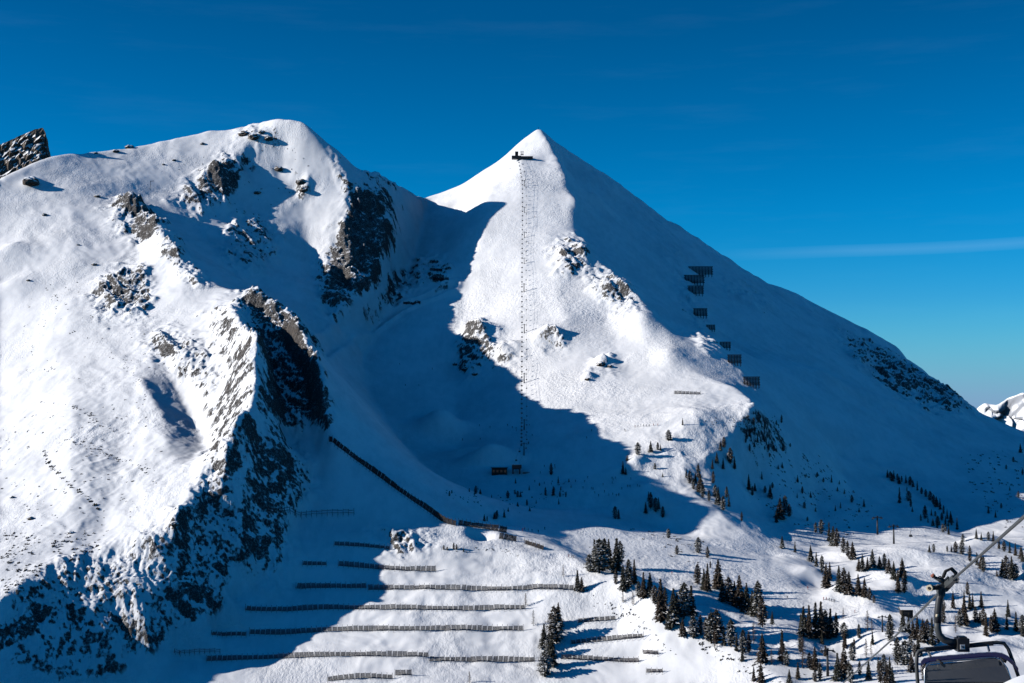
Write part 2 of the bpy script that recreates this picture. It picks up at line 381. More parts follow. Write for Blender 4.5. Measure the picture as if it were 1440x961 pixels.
ZF += calm*leftlow*(1-rk)*(.9*ridged(XX/30, YY/44, 3)+.35*crag*np.clip(fbm(XX/60,YY/60,2)+.3,0,1))
rface = np.clip((YY-1500)/120, 0, 1)*np.clip((XX-60-(2000-YY)*.28)/40, 0, 1)
ZF += calm*rface*(2.4*fbm((.63*XX+.776*YY)/42, (.776*XX-.63*YY)/230, 4, .55) + .5*fbm((.63*XX+.776*YY)/9, (.776*XX-.63*YY)/60, 3))
sky_r = np.clip((YY-1900)/60, 0, 1)*np.clip((XX-40)/40, 0, 1)
ZF += sky_r*np.clip((2080-YY)/40, 0, 1)*(2.2*fbm(XX/38, YY/60, 4, .6))
lface = np.clip((-XX-180)/60, 0, 1)*(1-rk)
ZF += calm*lface*(1.6*ridged((.8*XX+.6*YY)/60, (-.6*XX+.8*YY)/190, 3)*np.clip(fbm(XX/160, YY/160, 2)+.5, 0, 1))
knoll = np.exp(-((PX-1010)/120)**2-((PY-640)/80)**2)
ZF += calm*knoll*1.2*ridged(XX/24, YY/30, 3)
ZF += calm*piste*(.16*fbm(XX/6+.3*warp, YY/9, 3)*(1+fbm(XX/70,YY/70,2)) + .9*fbm(XX/48, YY/60, 2))

hum = np.maximum(np.clip((PX-1085)/60, 0, 1)*np.clip((PY-765)/40, 0, 1), np.clip((PX-985)/60, 0, 1)*np.clip((PY-865)/30, 0, 1))
ZF += calm*hum*(1-.6*piste)*(12.5*fbm(XX/66+4, YY/56, 2) + .7*ridged(XX/26, YY/30, 2))
belt = np.exp(-(((PX-980)-(PY-870)*1.6)/120)**2)*np.clip((PY-790)/30, 0, 1)
ZF += calm*belt*2.6*fbm(XX/30+2, YY/26, 3)
fs = np.clip((PX-480)/60, 0, 1)*np.clip((830-PX)/60, 0, 1)*np.clip((PY-740)/30, 0, 1)
ZF += calm*fs*1.1*fbm(XX/26+7, YY/20, 3)
# near ground: from the camera's own snow bank down into the gully in front of the fence slope
near_y = np.concatenate([np.linspace(1.5, 16, 30), np.exp(np.linspace(math.log(18), math.log(620), 34))])
NA, NY = np.meshgrid(acol, near_y)
edge = ZF[0][None,:]
tt = np.clip((NY-14)/(642-14), 0, 1)
zn = -7.0 + (edge+7.0)*(tt**.82)
lip = 1/(1+np.exp(-(NA-0.352)/0.006))
bank = -8*(.1818 - .0085*np.clip((NA-.33)/.03, -6, 2)) + .02*np.sin(NA*90+1)
prof0 = np.where(NY > 8, bank-.02*(NY-8)**2-.28*(NY-8), bank-.006*(8-NY)**2)
zn = np.where(NY < 16.5, prof0, np.minimum(zn, bank-4.2))
m = (NY >= 16) & (NY < 60)
ZN = zn
XXa = np.vstack([NA*NY, XX]); YYa = np.vstack([NY, YY]); ZZa = np.vstack([ZN, ZF])
zpad = np.zeros_like(NA, dtype=np.float32)
rocka = np.vstack([zpad, rock]); pistea = np.vstack([zpad, piste])

# ------------------------------------------------------------------ materials
def newmat(name):
    m = bpy.data.materials.new(name); m.use_nodes = True; nt = m.node_tree; nt.nodes.clear()
    out = nt.nodes.new('ShaderNodeOutputMaterial'); b = nt.nodes.new('ShaderNodeBsdfPrincipled')
    nt.links.new(b.outputs[0], out.inputs['Surface']); return m, nt, b
class NB:
    """small helper to write node graphs as expressions"""
    def __init__(s, nt): s.nt = nt
    def n(s, t, ins=None, **kw):
        x = s.nt.nodes.new(t)
        for k, v in kw.items(): setattr(x, k, v)
        for k, v in (ins or {}).items(): s.set(x.inputs[k], v)
        return x
    def set(s, sock, v):
        if isinstance(v, bpy.types.NodeSocket): s.nt.links.new(v, sock)
        else: sock.default_value = v
    def m(s, op, a, b=0.0, clamp=False):
        x = s.n('ShaderNodeMath', operation=op, use_clamp=clamp); s.set(x.inputs[0], a); s.set(x.inputs[1], b); return x.outputs[0]
    def mix(s, f, a, b):
        x = s.n('ShaderNodeMix', data_type='RGBA'); s.set(x.inputs['Factor'], f); s.set(x.inputs['A'], a); s.set(x.inputs['B'], b); return x.outputs['Result']
    def ramp(s, v, lo, hi):
        x = s.n('ShaderNodeMapRange', interpolation_type='SMOOTHSTEP'); s.set(x.inputs['Value'], v); s.set(x.inputs['From Min'], lo); s.set(x.inputs['From Max'], hi); return x.outputs[0]
    def noise(s, vec, scale, detail=3.0, rough=.5):
        x = s.n('ShaderNodeTexNoise'); s.set(x.inputs['Vector'], vec); x.inputs['Scale'].default_value = scale; x.inputs['Detail'].default_value = detail; x.inputs['Roughness'].default_value = rough
        return x.outputs[0]
def rgb(r, g, b): return (r, g, b, 1.0)

SNOW = (0.86, 0.875, 0.90)
def terrain_material():
    m, nt, b = newmat('snow_and_rock'); q = NB(nt)
    geo = q.n('ShaderNodeNewGeometry'); pos = geo.outputs['Position']
    ra = q.n('ShaderNodeAttribute', attribute_name='rock').outputs['Fac']; pa = q.n('ShaderNodeAttribute', attribute_name='piste').outputs['Fac']
    nz = q.n('ShaderNodeSeparateXYZ', {0: geo.outputs['Normal']}).outputs['Z']
    st = q.n('ShaderNodeMapping', {'Vector': pos, 'Scale': (1, 1, .55)}).outputs[0]
    n1 = q.noise(st, .11, 5, .62); n2 = q.noise(st, .36, 5, .65); n3 = q.noise(pos, .045, 3)
    # bare rock: on the steep bits inside the rocky ground, ragged by noise
    steep = q.ramp(nz, .93, .52)
    n0 = q.noise(st, .045, 3, .55)
    v = q.m('ADD', q.m('MULTIPLY', steep, .45), q.m('MULTIPLY', n1, .7)); v = q.m('ADD', v, q.m('MULTIPLY', n2, .6)); v = q.m('ADD', v, q.m('MULTIPLY', n0, .7))
    v = q.m('ADD', v, q.m('MULTIPLY', ra, .6))
    bare = q.ramp(v, 1.60, 1.69)
    bare = q.m('MULTIPLY', bare, q.ramp(ra, .06, .22))
    dust = q.ramp(q.m('ADD', q.m('MULTIPLY', q.noise(pos, .75, 4, .7), 1.0), q.m('MULTIPLY', nz, .30)), .62, .80)
    bare = q.m('MULTIPLY', bare, q.m('SUBTRACT', 1.0, q.m('MULTIPLY', dust, .45)))
    # tufts and stones poking through elsewhere
    warm = q.mix(n3, rgb(.07, .066, .066), rgb(.13, .112, .098)); rockc = q.mix(q.ramp(n2, .35, .7), warm, rgb(.062, .06, .062))
    # wind crust, old tracks and fresh drift differ a little in tone
    strk = q.noise(q.n('ShaderNodeMapping', {'Vector': pos, 'Scale': (1, .28, .5), 'Rotation': (0, 0, .35)}).outputs[0], .16, 5, .68)
    tone = q.m('ADD', q.m('MULTIPLY', q.noise(pos, .018, 4, .6), .55), q.m('MULTIPLY', strk, .45))
    snow = q.mix(q.ramp(tone, .36, .62), rgb(.745, .76, .79), rgb(.885, .895, .92))
    col = q.mix(bare, snow, rockc); q.set(b.inputs['Base Color'], col)
    q.set(b.inputs['Roughness'], q.m('ADD', .62, q.m('MULTIPLY', bare, .25)))
    b.inputs['Specular IOR Level'].default_value = .04
    # relief finer than the mesh: ripples on snow, moguls and tracks on the piste, grain on rock
    rip = q.noise(q.n('ShaderNodeMapping', {'Vector': pos, 'Scale': (1, .45, 1), 'Rotation': (0, 0, .5)}).outputs[0], .55, 4, .6)
    mog = q.noise(pos, .33, 2, .5)
    hgt = q.m('ADD', q.m('MULTIPLY', q.m('MULTIPLY', rip, q.ramp(q.noise(pos, .016, 3), .38, .66)), .7), q.m('MULTIPLY', q.m('MULTIPLY', mog, pa), q.m('MULTIPLY', q.ramp(q.noise(pos, .012, 3), .3, .7), 1.05)))
    hgt = q.m('ADD', hgt, q.m('MULTIPLY', q.m('MULTIPLY', n2, bare), 3.2))
    bump = q.n('ShaderNodeBump', {'Height': hgt, 'Strength': 1.0, 'Distance': 1.0}); q.set(b.inputs['Normal'], bump.outputs[0])
    return m
MAT_T = terrain_material()

# ------------------------------------------------------------------ the ground sheet, cut into its mountains and slopes
nr, nc = ZZa.shape
dzx = np.zeros((nr, nc, 3)); P3 = np.stack([XXa, YYa, ZZa], -1)
du = np.empty_like(P3); dv = np.empty_like(P3)
du[:,1:-1] = P3[:,2:]-P3[:,:-2]; du[:,0] = P3[:,1]-P3[:,0]; du[:,-1] = P3[:,-1]-P3[:,-2]
dv[1:-1] = P3[2:]-P3[:-2]; dv[0] = P3[1]-P3[0]; dv[-1] = P3[-1]-P3[-2]
NN = np.cross(du, dv); NN /= np.linalg.norm(NN, axis=-1, keepdims=True)
pxa, pya = project(XXa, YYa, ZZa)
def polyline_x(pts, y):
    ys = [p[1] for p in pts]; xs = [p[0] for p in pts]; return np.interp(y, ys, xs)
# world lines (X as a function of Y) that part the left mountain from the valley, and the valley from the pyramid
val = [pt(*p) for p in ((462,625,1062),(466,560,1160),(478,490,1420),(510,505,1530),(530,460,1610),(552,420,1690),(575,380,1765),(590,330,1860),(602,277,1985))]
xv = np.interp(YYa, [p[1] for p in val], [p[0] for p in val])
xl = np.interp(YYa, [800, 842, 866, 895, 928, 958, 1010, 1062], [pt(130,962,842)[0]-40, pt(130,962,842)[0], pt(220,915,866)[0], pt(290,868,895)[0], pt(350,830,928)[0], pt(395,790,958)[0], pt(430,715,1010)[0], pt(462,625,1062)[0]])
left = np.where(YYa < 1062, XXa < xl, XXa < xv) & (YYa > 800)
pyr = (~left) & (YYa > 1262 + 0*XXa) & (YYa > 1262 + .35*np.clip(XXa-150, 0, 900))
region = np.where(left, 1, np.where(pyr, 2, 0))
fr = region[:-1,:-1]
idx = np.arange(nr*nc).reshape(nr, nc)
for rid, nm, lab, cat in ((0,'lower_slopes','snow covered lower slopes, valley floor and ski runs with long blue shadows','snow slope'),
                     (1,'left_mountain','broad snowy mountain with rocky cliffs and a rounded summit','mountain'),
                     (2,'pyramid_mountain','pyramid shaped snow peak, one face sunlit and one in shade','mountain')):
    ii, jj = np.nonzero(fr == rid)
    quads = np.stack([idx[ii,jj], idx[ii,jj+1], idx[ii+1,jj+1], idx[ii+1,jj]], 1)
    used, inv = np.unique(quads, return_inverse=True)
    me = bpy.data.meshes.new(nm)
    me.vertices.add(len(used)); me.vertices.foreach_set('co', P3.reshape(-1,3)[used].astype(np.float32).ravel())
    me.loops.add(quads.size); me.loops.foreach_set('vertex_index', inv.reshape(-1).astype(np.int32))
    me.polygons.add(len(quads)); me.polygons.foreach_set('loop_start', np.arange(0, quads.size, 4, dtype=np.int32))
    me.update(calc_edges=True); me.polygons.foreach_set('use_smooth', np.ones(len(quads), bool))
    for an, arr in (('rock', rocka), ('piste', pistea)):
        at = me.attributes.new(an, 'FLOAT', 'POINT'); at.data.foreach_set('value', arr.reshape(-1)[used].astype(np.float32))
    me.normals_split_custom_set_from_vertices(NN.reshape(-1,3)[used].tolist())
    me.materials.append(MAT_T)
    o = bpy.data.objects.new(nm, me); COL.objects.link(o)
    o['kind'] = 'structure'; o['label'] = lab; o['category'] = cat

RG = [(-20000,-20000),(20000,-20000),(20000,20000),(-20000,20000)]
n = 41; xs = np.linspace(-20000, 20000, n); gx2, gy2 = np.meshgrid(xs, xs)
gz2 = -420 + 60*fbm(gx2/5000, gy2/5000, 3)
me = bpy.data.meshes.new('valley_plain'); ii = np.arange(n*n).reshape(n, n)
me.from_pydata(np.stack([gx2, gy2, gz2], -1).reshape(-1,3).tolist(), [], np.stack([ii[:-1,:-1], ii[:-1,1:], ii[1:,1:], ii[1:,:-1]], -1).reshape(-1,4).tolist()); me.materials.append(MAT_T)
o = bpy.data.objects.new('valley_plain', me); COL.objects.link(o); o['kind'] = 'structure'
# the camera's own hill behind it
bx2, by2 = np.meshgrid(np.linspace(-900, 900, 61), -np.concatenate([np.linspace(-1.5, 40, 18), np.linspace(60, 1500, 30)]))
bz2 = -1.45 - .0004*bx2**2*np.where(np.abs(bx2) < 400, 1, 400/np.maximum(np.abs(bx2), 1)) - .004*np.maximum(-by2, 0) + 3*fbm(bx2/90, by2/90, 3)*np.clip(-by2/30, 0, 1)
me = bpy.data.meshes.new('camera_hill'); ii = np.arange(bx2.size).reshape(bx2.shape)
me.from_pydata(np.stack([bx2, by2, bz2], -1).reshape(-1,3).tolist(), [], np.stack([ii[:-1,:-1], ii[1:,:-1], ii[1:,1:], ii[:-1,1:]], -1).reshape(-1,4).tolist()); me.materials.append(MAT_T)
me.polygons.foreach_set('use_smooth', [True]*len(me.polygons))
o = bpy.data.objects.new('camera_hill', me); COL.objects.link(o); o['kind'] = 'structure'

# ------------------------------------------------------------------ helpers for things
def tag(o, label=None, cat=None, group=None, kind=None):
    if label: o['label'] = label
    if cat: o['category'] = cat
    if group: o['group'] = group
    if kind: o['kind'] = kind
    return o
def empty(name, loc, rz=0.0, sc=1.0):
    o = bpy.data.objects.new(name, None); COL.objects.link(o); o.location = loc; o.rotation_euler = (0, 0, rz); o.scale = (sc, sc, sc)
    o.empty_display_size = .2; return o
class MB:
    """collects boxes, tubes and loose faces, then builds ONE mesh"""
    def __init__(s): s.v = []; s.f = []; s.mi = []; s.smooth = []
    def face(s, pts, mi=0, sm=False):
        b = len(s.v); s.v += [tuple(p) for p in pts]; s.f.append(tuple(range(b, b+len(pts)))); s.mi.append(mi); s.smooth.append(sm)
    def box(s, c, size, rot=None, mi=0, taper=1.0):
        hx, hy, hz = size[0]/2, size[1]/2, size[2]/2; M = rot or Matrix.Identity(3); b = len(s.v)
        for z in (-1, 1):
            t = taper if z > 0 else 1
            for x, y in ((-1,-1),(1,-1),(1,1),(-1,1)): s.v.append(tuple(Vector(c)+M @ Vector((x*hx*t, y*hy*t, z*hz))))
        for f in ((0,3,2,1),(4,5,6,7),(0,1,5,4),(1,2,6,5),(2,3,7,6),(3,0,4,7)): s.f.append(tuple(b+i for i in f)); s.mi.append(mi); s.smooth.append(False)
    def bar(s, p, q, w, d=None, mi=0):
        p, q = Vector(p), Vector(q); a = q-p; L_ = a.length
        if L_ < 1e-6: return
        R3 = a.to_track_quat('Z', 'Y').to_matrix(); s.box((p+q)/2, (w, d or w, L_), R3, mi)
    def tube(s, pts, r, n=8, mi=0, caps=True):
        pts = [Vector(p) for p in pts]; rs = r if isinstance(r, (list, tuple)) else [r]*len(pts); b = len(s.v); up = None
        for i, p in enumerate(pts):
            d = (pts[min(i+1, len(pts)-1)]-pts[max(i-1, 0)]).normalized()
            if up is None: up = Vector((0,0,1)) if abs(d.z) < .9 else Vector((1,0,0))
            x = d.cross(up)
            if x.length < 1e-4: x = d.orthogonal()
            x.normalize(); y = x.cross(d).normalized(); up = y
            for k in range(n):
                t = 2*math.pi*k/n; s.v.append(tuple(p+rs[i]*(math.cos(t)*x+math.sin(t)*y)))
        for i in range(len(pts)-1):
            for k in range(n):
                k2 = (k+1) % n; s.f.append((b+i*n+k, b+i*n+k2, b+(i+1)*n+k2, b+(i+1)*n+k)); s.mi.append(mi); s.smooth.append(True)
        if caps:
            s.f.append(tuple(b+k for k in reversed(range(n)))); s.f.append(tuple(b+(len(pts)-1)*n+k for k in range(n))); s.mi += [mi, mi]; s.smooth += [False, False]
    def mesh(s, name, mats):
        me = bpy.data.meshes.new(name); me.from_pydata(s.v, [], s.f)
        for m in (mats if isinstance(mats, (list, tuple)) else [mats]): me.materials.append(m)
        me.polygons.foreach_set('material_index', s.mi); me.polygons.foreach_set('use_smooth', s.smooth); me.update(); return me
    def build(s, name, mats, parent=None, loc=None):
        o = bpy.data.objects.new(name, s.mesh(name, mats)); COL.objects.link(o)
        if parent: o.parent = parent
        if loc is not None: o.location = loc
        return o
def put(name, me, parent=None, loc=(0,0,0), rot=(0,0,0), sc=(1,1,1)):
    o = bpy.data.objects.new(name, me); COL.objects.link(o); o.parent = parent; o.location = loc; o.rotation_euler = rot; o.scale = sc; return o

def simple(name, col, rough=.6, metal=0.0, var=.25, scale=2.0, snow=None, coat=0.0):
    """one colour with uneven tone, and optionally snow lying on faces that look up"""
    m, nt, b = newmat(name); q = NB(nt)
    tc = q.n('ShaderNodeTexCoord').outputs['Object']; n = q.noise(tc, scale, 4, .6)
    c = q.mix(n, rgb(*[x*(1-var) for x in col]), rgb(*[min(1, x*(1+var)) for x in col]))
    if snow:
        geo = q.n('ShaderNodeNewGeometry'); nz = q.n('ShaderNodeSeparateXYZ', {0: geo.outputs['Normal']}).outputs['Z']
        f = q.m('ADD', nz, q.m('MULTIPLY', q.m('SUBTRACT', n, .5), snow[2])); c = q.mix(q.ramp(f, snow[0], snow[1]), c, rgb(*SNOW))
    q.set(b.inputs['Base Color'], c); b.inputs['Roughness'].default_value = rough; b.inputs['Metallic'].default_value = metal
    b.inputs['Specular IOR Level'].default_value = .3; b.inputs['Coat Weight'].default_value = coat
    return m
M_ROCK = simple('crag_rock', (.12,.098,.082), .9, var=.5, scale=.35, snow=(.35,.55,1.1))
M_BARK = simple('bark', (.07,.05,.038), .9, scale=4)
M_PINE = simple('pine_needles', (.026,.026,.019), .8, var=.5, scale=1.2, snow=(.76,1.12,1.4))
M_PINE2 = simple('pine_needles_brown', (.042,.031,.023), .8, var=.5, scale=1.2, snow=(.82,1.15,1.3))
M_LARCH = simple('larch_twigs', (.075,.052,.042), .9, var=.4, scale=2)
M_SHRUB = simple('dwarf_shrub', (.032,.030,.024), .9, var=.4, scale=1)
M_FENCE = simple('weathered_fence_timber', (.075,.060,.066), .85, var=.35, scale=.8)
M_BOARD = simple('grey_boards', (.035,.031,.033), .9)
M_POST = simple('fence_post_steel', (.05,.045,.045), .6, metal=.3)
M_STEEL = simple('galvanised_steel', (.28,.29,.30), .45, metal=.7, var=.15)
M_DARK = simple('dark_steel', (.035,.037,.042), .5, metal=.4)
M_BLACK = simple('tarred_timber', (.012,.011,.012), .9)
M_WALL = simple('timber_wall', (.030,.025,.023), .8)
M_ROOF = simple('snowy_roof', (.08,.075,.07), .8, snow=(.3,.5,.4))
M_GLASSW = simple('dark_window', (.015,.018,.022), .1)
M_CLOTH = [simple('ski_clothes_'+n, c, .8) for n, c in (('black',(.02,.02,.025)),('navy',(.03,.05,.11)),('red',(.28,.03,.03)),('grey',(.10,.10,.11)))]

# ------------------------------------------------------------------ rock pinnacle behind the left skyline, far range on the right
def crest_mesh(name, crest, depth, drop_f, mat, nu=90, nv=40, amp=4.0, wl=18.0, front=.5, base_drop=60.0, seed=0):
    """ridge of real thickness: crest line of world points, a front and a back face falling from it"""
    C = np.array(crest); t = np.linspace(0, 1, nu); d = np.concatenate([[0], np.cumsum(np.linalg.norm(np.diff(C[:,[0,2]], axis=0), axis=1))]); d /= d[-1]
    cx, cy, cz = (np.interp(t, d, C[:,k]) for k in range(3))
    v = np.linspace(-1, 1, nv); s = np.abs(v)
    X = cx[:,None]+0*v; Y = cy[:,None]+v*depth; Z = cz[:,None]-base_drop*s**drop_f
    n = ridged(X/wl+seed, (Y+Z)/wl, 5, .55); n2 = fbm(X/wl*2.3+seed, Z/wl*2.3, 4)
    e = np.clip(s*5, 0, 1)
    Y2 = Y - np.sign(v)*(-1)*0 + n*amp*e; Z2 = Z + n2*amp*.55*np.clip(s*6, .2, 1); X2 = X + n2*amp*.5*e
    P = np.stack([X2, Y2, Z2], -1).reshape(-1, 3); idx = np.arange(nu*nv).reshape(nu, nv)
    q = np.stack([idx[:-1,:-1], idx[1:,:-1], idx[1:,1:], idx[:-1,1:]], -1).reshape(-1, 4)
    me = bpy.data.meshes.new(name); me.from_pydata(P.tolist(), [], q.tolist()); me.materials.append(mat); me.update()
    me.polygons.foreach_set('use_smooth', np.zeros(len(q), bool) if name == 'rock_pinnacle' else np.ones(len(q), bool))
    o = bpy.data.objects.new(name, me); COL.objects.link(o); return o
o = crest_mesh('rock_pinnacle', [pt(-190,120,1745), pt(-80,168,1745), pt(0,203,1742), pt(15,196,1742), pt(33,188,1740), pt(50,181,1738), pt(60,179,1738), pt(64,186,1737), pt(66,205,1736), pt(70,235,1736)], 34, 1.15, M_ROCK, 110, 46, 5.0, 16, base_drop=85, seed=3)
tag(o, 'dark jagged rock pinnacle with a snow rim behind the left skyline', 'rock')
M_FAR = simple('far_snow_range', (.30,.32,.36), .9, var=.3, scale=.004, snow=(.10,.42,.4))
o = crest_mesh('distant_range', [pt(1250,640,7200), pt(1330,605,7200), pt(1365,583,7150), pt(1385,566,7150), pt(1402,567,7100), pt(1418,557,7100), pt(1440,549,7000), pt(1470,560,7000), pt(1520,535,7000), pt(1600,560,6900)], 900, 1.0, M_FAR, 220, 110, 130, 420, base_drop=620, seed=8)
tag(o, kind='structure')

# ------------------------------------------------------------------ conifers
def pine_mesh(seed, H=10.0, Rm=2.1, shape='cone', dens=1.0):
    """crown of drooping branch fans with gaps; returned as trunk mesh and crown mesh (height 10 m)"""
    rg = random.Random(seed); tr = MB()
    n = 6; pts = [(rg.uniform(-.05,.05)*k, rg.uniform(-.05,.05)*k, H*k/n-.8*(k == 0)) for k in range(n+1)]
    tr.tube(pts, [.22*(1-k/(n+.6))+.02 for k in range(n+1)], 6)
    cr = MB(); z = H*.10
    while z < H*.985:
        f = z/H
        if shape == 'cone': rad = Rm*(1-f)**.85*(.9+.2*rg.random())
        else: rad = Rm*(math.sin(math.pi*min(1, max(0, (f*.93+.09))))**.6)*(.75+.4*rg.random())
        rad = max(rad, .22); nb = max(4, int((5+rad*3.4)*dens)); t0 = rg.random()*6.28
        for k in range(nb):
            if rg.random() < .14: continue
            t = t0+6.283*k/nb+rg.uniform(-.3,.3); L_ = rad*rg.uniform(.62,1.18); w = L_*rg.uniform(.30,.46)+.12
            dz = -L_*rg.uniform(.15,.5) if shape == 'cone' else L_*rg.uniform(-.28,.25)
            c, s_ = math.cos(t), math.sin(t); zz = z+rg.uniform(-.15,.15)
            r0 = .05
            root = (c*r0, s_*r0, zz+.12); mid = (c*L_*.55, s_*L_*.55, zz+dz*.35+.16)
            l = (c*L_*.62-s_*w*.5, s_*L_*.62+c*w*.5, zz+dz*.6-.10); r_ = (c*L_*.62+s_*w*.5, s_*L_*.62-c*w*.5, zz+dz*.6-.10); tip = (c*L_, s_*L_, zz+dz)
            cr.face((root, r_, mid)); cr.face((root, mid, l)); cr.face((mid, r_, tip)); cr.face((mid, tip, l))
            for q in range(2):       # hanging twigs below the branch give it depth
                u = rg.uniform(.45,.95); j = rg.uniform(-.25,.25)*w; p = Vector((c*L_*u-s_*j, s_*L_*u+c*j, zz+dz*u*.8)); a = rg.random()*6.28; h = rg.uniform(.18,.42)
                cr.face((p+Vector((math.cos(a)*.22, math.sin(a)*.22, .05)), p-Vector((math.cos(a)*.22, math.sin(a)*.22, -.02)), p-Vector((0,0,h))))
        z += H*(.030 if shape == 'cone' else .034)*rg.uniform(.8,1.25)
    cr.face(((.1,0,H*.93), (-.08,.1,H*.93), (0,0,H*1.03))); cr.face(((0,-.12,H*.93), (.08,.08,H*.93), (0,0,H*1.03)))
    return tr, cr
def larch_mesh(seed, H=10.0):
    rg = random.Random(seed); tr = MB(); tr.tube([(0,0,-.8),(.05,0,H*.5),(0,.04,H)], [.16,.09,.02], 6); cr = MB()
    z = H*.14
    while z < H*.97:
        rad = 1.75*(1-z/H)**.8+.15
        for k in range(6):
            t = rg.random()*6.28; L_ = rad*rg.uniform(.5,1.1); a = Vector((math.cos(t), math.sin(t), 0)); p0 = Vector((0,0,z)); p1 = p0+a*L_+Vector((0,0,rg.uniform(-.15,.3)*L_))
            cr.bar(p0, p1, .05)
            for q in range(3):
                u = rg.uniform(.3,1); p = p0.lerp(p1, u); b = Vector((rg.uniform(-1,1), rg.uniform(-1,1), rg.uniform(-.8,.5)))*.42; cr.face((p, p+b, p+b*.6+Vector((0,.09,.06))))
        z += H*.032*rg.uniform(.8,1.3)
    return tr, cr
TREES = []
for sd, kind, Rm, mat in ((1,'cone',2.0,M_PINE),(2,'cone',2.4,M_PINE),(3,'round',2.1,M_PINE2),(4,'round',1.8,M_PINE),(5,'cone',1.7,M_PINE2),(6,'round',2.5,M_PINE),(7,'cone',1.4,M_PINE),(8,'round',1.5,M_PINE2),(9,'cone',2.7,M_PINE2)):
    a, b = pine_mesh(sd, 10, Rm, kind); TREES.append((a.mesh('trunk', M_BARK), b.mesh('crown', mat)))
LARCH = []
for sd in (21, 22):
    a, b = larch_mesh(sd); LARCH.append((a.mesh('trunk', M_BARK), b.mesh('crown', M_LARCH)))
def tree(px, py, hpx, label, group, larch=False, ymin=0, name=None, wide=1.0):
    X, Y, z = hit(px, py, None, ymin); h = hpx*1.12*Y/F; s = h/10.0
    tm, cm = random.choice(LARCH if larch else TREES); w = s*random.uniform(.85,1.2)*wide*1.18
    o = empty(name or ('larch_tree' if larch else 'pine_tree'), (X, Y, z-.3), random.random()*6.28); o.scale = (w, w, s*1.04)
    tag(o, label, 'tree', group); put('trunk', tm, o); put('crown', cm, o); return o
def trees(lst, label, group, **kw):
    for p in lst: tree(*p, label, group, **kw)

trees([(829,804,22),(836,805,40),(843,806,42),(850,803,40),(856,800,36),(867,806,42),(872,795,30)], 'tall dark pine in the dense clump at the top of the tree belt', 'pines in the top clump of the tree belt')
trees([(876,832,32),(884,828,36),(892,822,30),(905,842,32),(914,838,28),(898,840,20),(812,832,26),(818,832,18),(866,822,20),(921,850,24)], 'dark pine in the upper tree belt below the dense top clump', 'pines of the upper tree belt')
trees([(929,875,52),(935,860,30),(947,880,45),(962,870,44),(972,868,38),(960,895,22),(975,898,28),(985,892,24),(952,866,28),(940,885,24)], 'tall snow-dusted pine in the middle of the tree belt above the shrubby crest', 'pines of the middle tree belt')
trees([(993,900,28),(1000,905,38),(1008,905,42),(1028,910,34),(1045,920,30),(1053,918,26),(1072,932,36),(1100,930,38),(1036,916,22),(1018,908,24)], 'pine at the lower end of the tree belt below the ski run', 'pines of the lower tree belt')
trees([(981,822,26),(990,830,26),(995,832,34),(1010,828,36),(1025,850,34),(1033,852,30),(1040,855,40),(1050,862,36),(1066,870,46),(1072,882,36),(1086,878,16),(1058,866,30),(1016,846,26)], 'pine in the row standing across the sunlit ski run', 'pines in the row across the ski run')
trees([(952,780,12),(982,778,20),(995,785,15),(999,799,9),(940,757,12)], 'single pine on the rough shaded bank above the ski run', 'pines on the bank above the ski run')
trees([(779,900,42),(785,882,30),(776,938,42),(765,912,30),(766,952,32),(772,925,30),(783,905,34)], 'tall narrow pine in the column beside the ends of the snow fences', 'pines beside the snow fence ends')
trees([(739,853,17),(750,880,20),(660,961,15),(792,811,15)], 'thin bare larch among the snow fences', 'bare larches on the fence slope', larch=True)
trees([(624,773,6),(629,774,5),(638,773,9),(642,773,7),(652,776,6)], 'tiny pine on the sunlit hump under the long wind fence', 'tiny pines on the hump')
trees([(1100,771,15),(1118,777,14),(1147,749,13),(1155,751,18),(1166,762,24),(1172,768,24),(1177,770,24),(1186,778,20),(1192,783,20),(1199,787,22)], 'snowy pine in the line running down beside the lit snow patch', 'pines in the line by the lit patch')
trees([(1140,790,20),(1148,797,18),(1156,806,22),(1162,827,30),(1167,816,22),(1180,833,32),(1187,835,32),(1194,836,28),(1207,837,26),(1216,840,24),(1229,848,10),(1223,844,16)], 'pine in the curved grove along the right edge of the ski run', 'pines along the right piste edge')
trees([(1213,803,20),(1208,803,16),(1227,798,22),(1244,801,20),(1237,800,16),(1257,815,22),(1269,812,24),(1263,834,28),(1272,834,26),(1250,806,18),(1220,802,16)], 'pine in the small copse between two sunlit snow patches', 'pines in the small copse')
trees([(1313,777,11),(1307,777,10),(1332,776,8),(1338,776,8),(1344,777,14),(1353,780,18),(1364,790,20),(1374,795,16),(1383,805,20),(1380,800,18)], 'pine in the row crossing the sunlit knoll on the right', 'pines across the right knoll')
trees([(1354,762,10),(1373,758,13),(1380,760,10),(1397,762,13),(1390,760,11),(1405,772,14),(1412,776,14),(1420,778,14),(1428,782,16),(1436,786,16),(1438,790,14)], 'dark pine on the ridge behind the sunlit knoll', 'pines behind the right knoll')
trees([(1415,813,28),(1423,815,28),(1410,812,22),(1402,811,9),(1428,813,18)], 'pine of the isolated dark clump on the sunlit run', 'pines of the isolated clump')
trees([(1356,880,34),(1350,882,22),(1368,855,17),(1380,855,20),(1372,876,20),(1383,880,22),(1387,895,28),(1399,888,28),(1394,890,22),(1416,886,20),(1429,888,24),(1438,892,24),(1326,876,18)], 'pine in the loose stand behind the near bubble chair', 'pines behind the near chair')
trees([(1130,895,36),(1138,898,40),(1147,898,44),(1155,900,46),(1168,898,36),(1176,896,30),(1187,898,20),(1208,898,18),(1161,897,34),(1126,893,26)], 'tall pine in the thick grove below the ski run', 'pines in the thick grove')
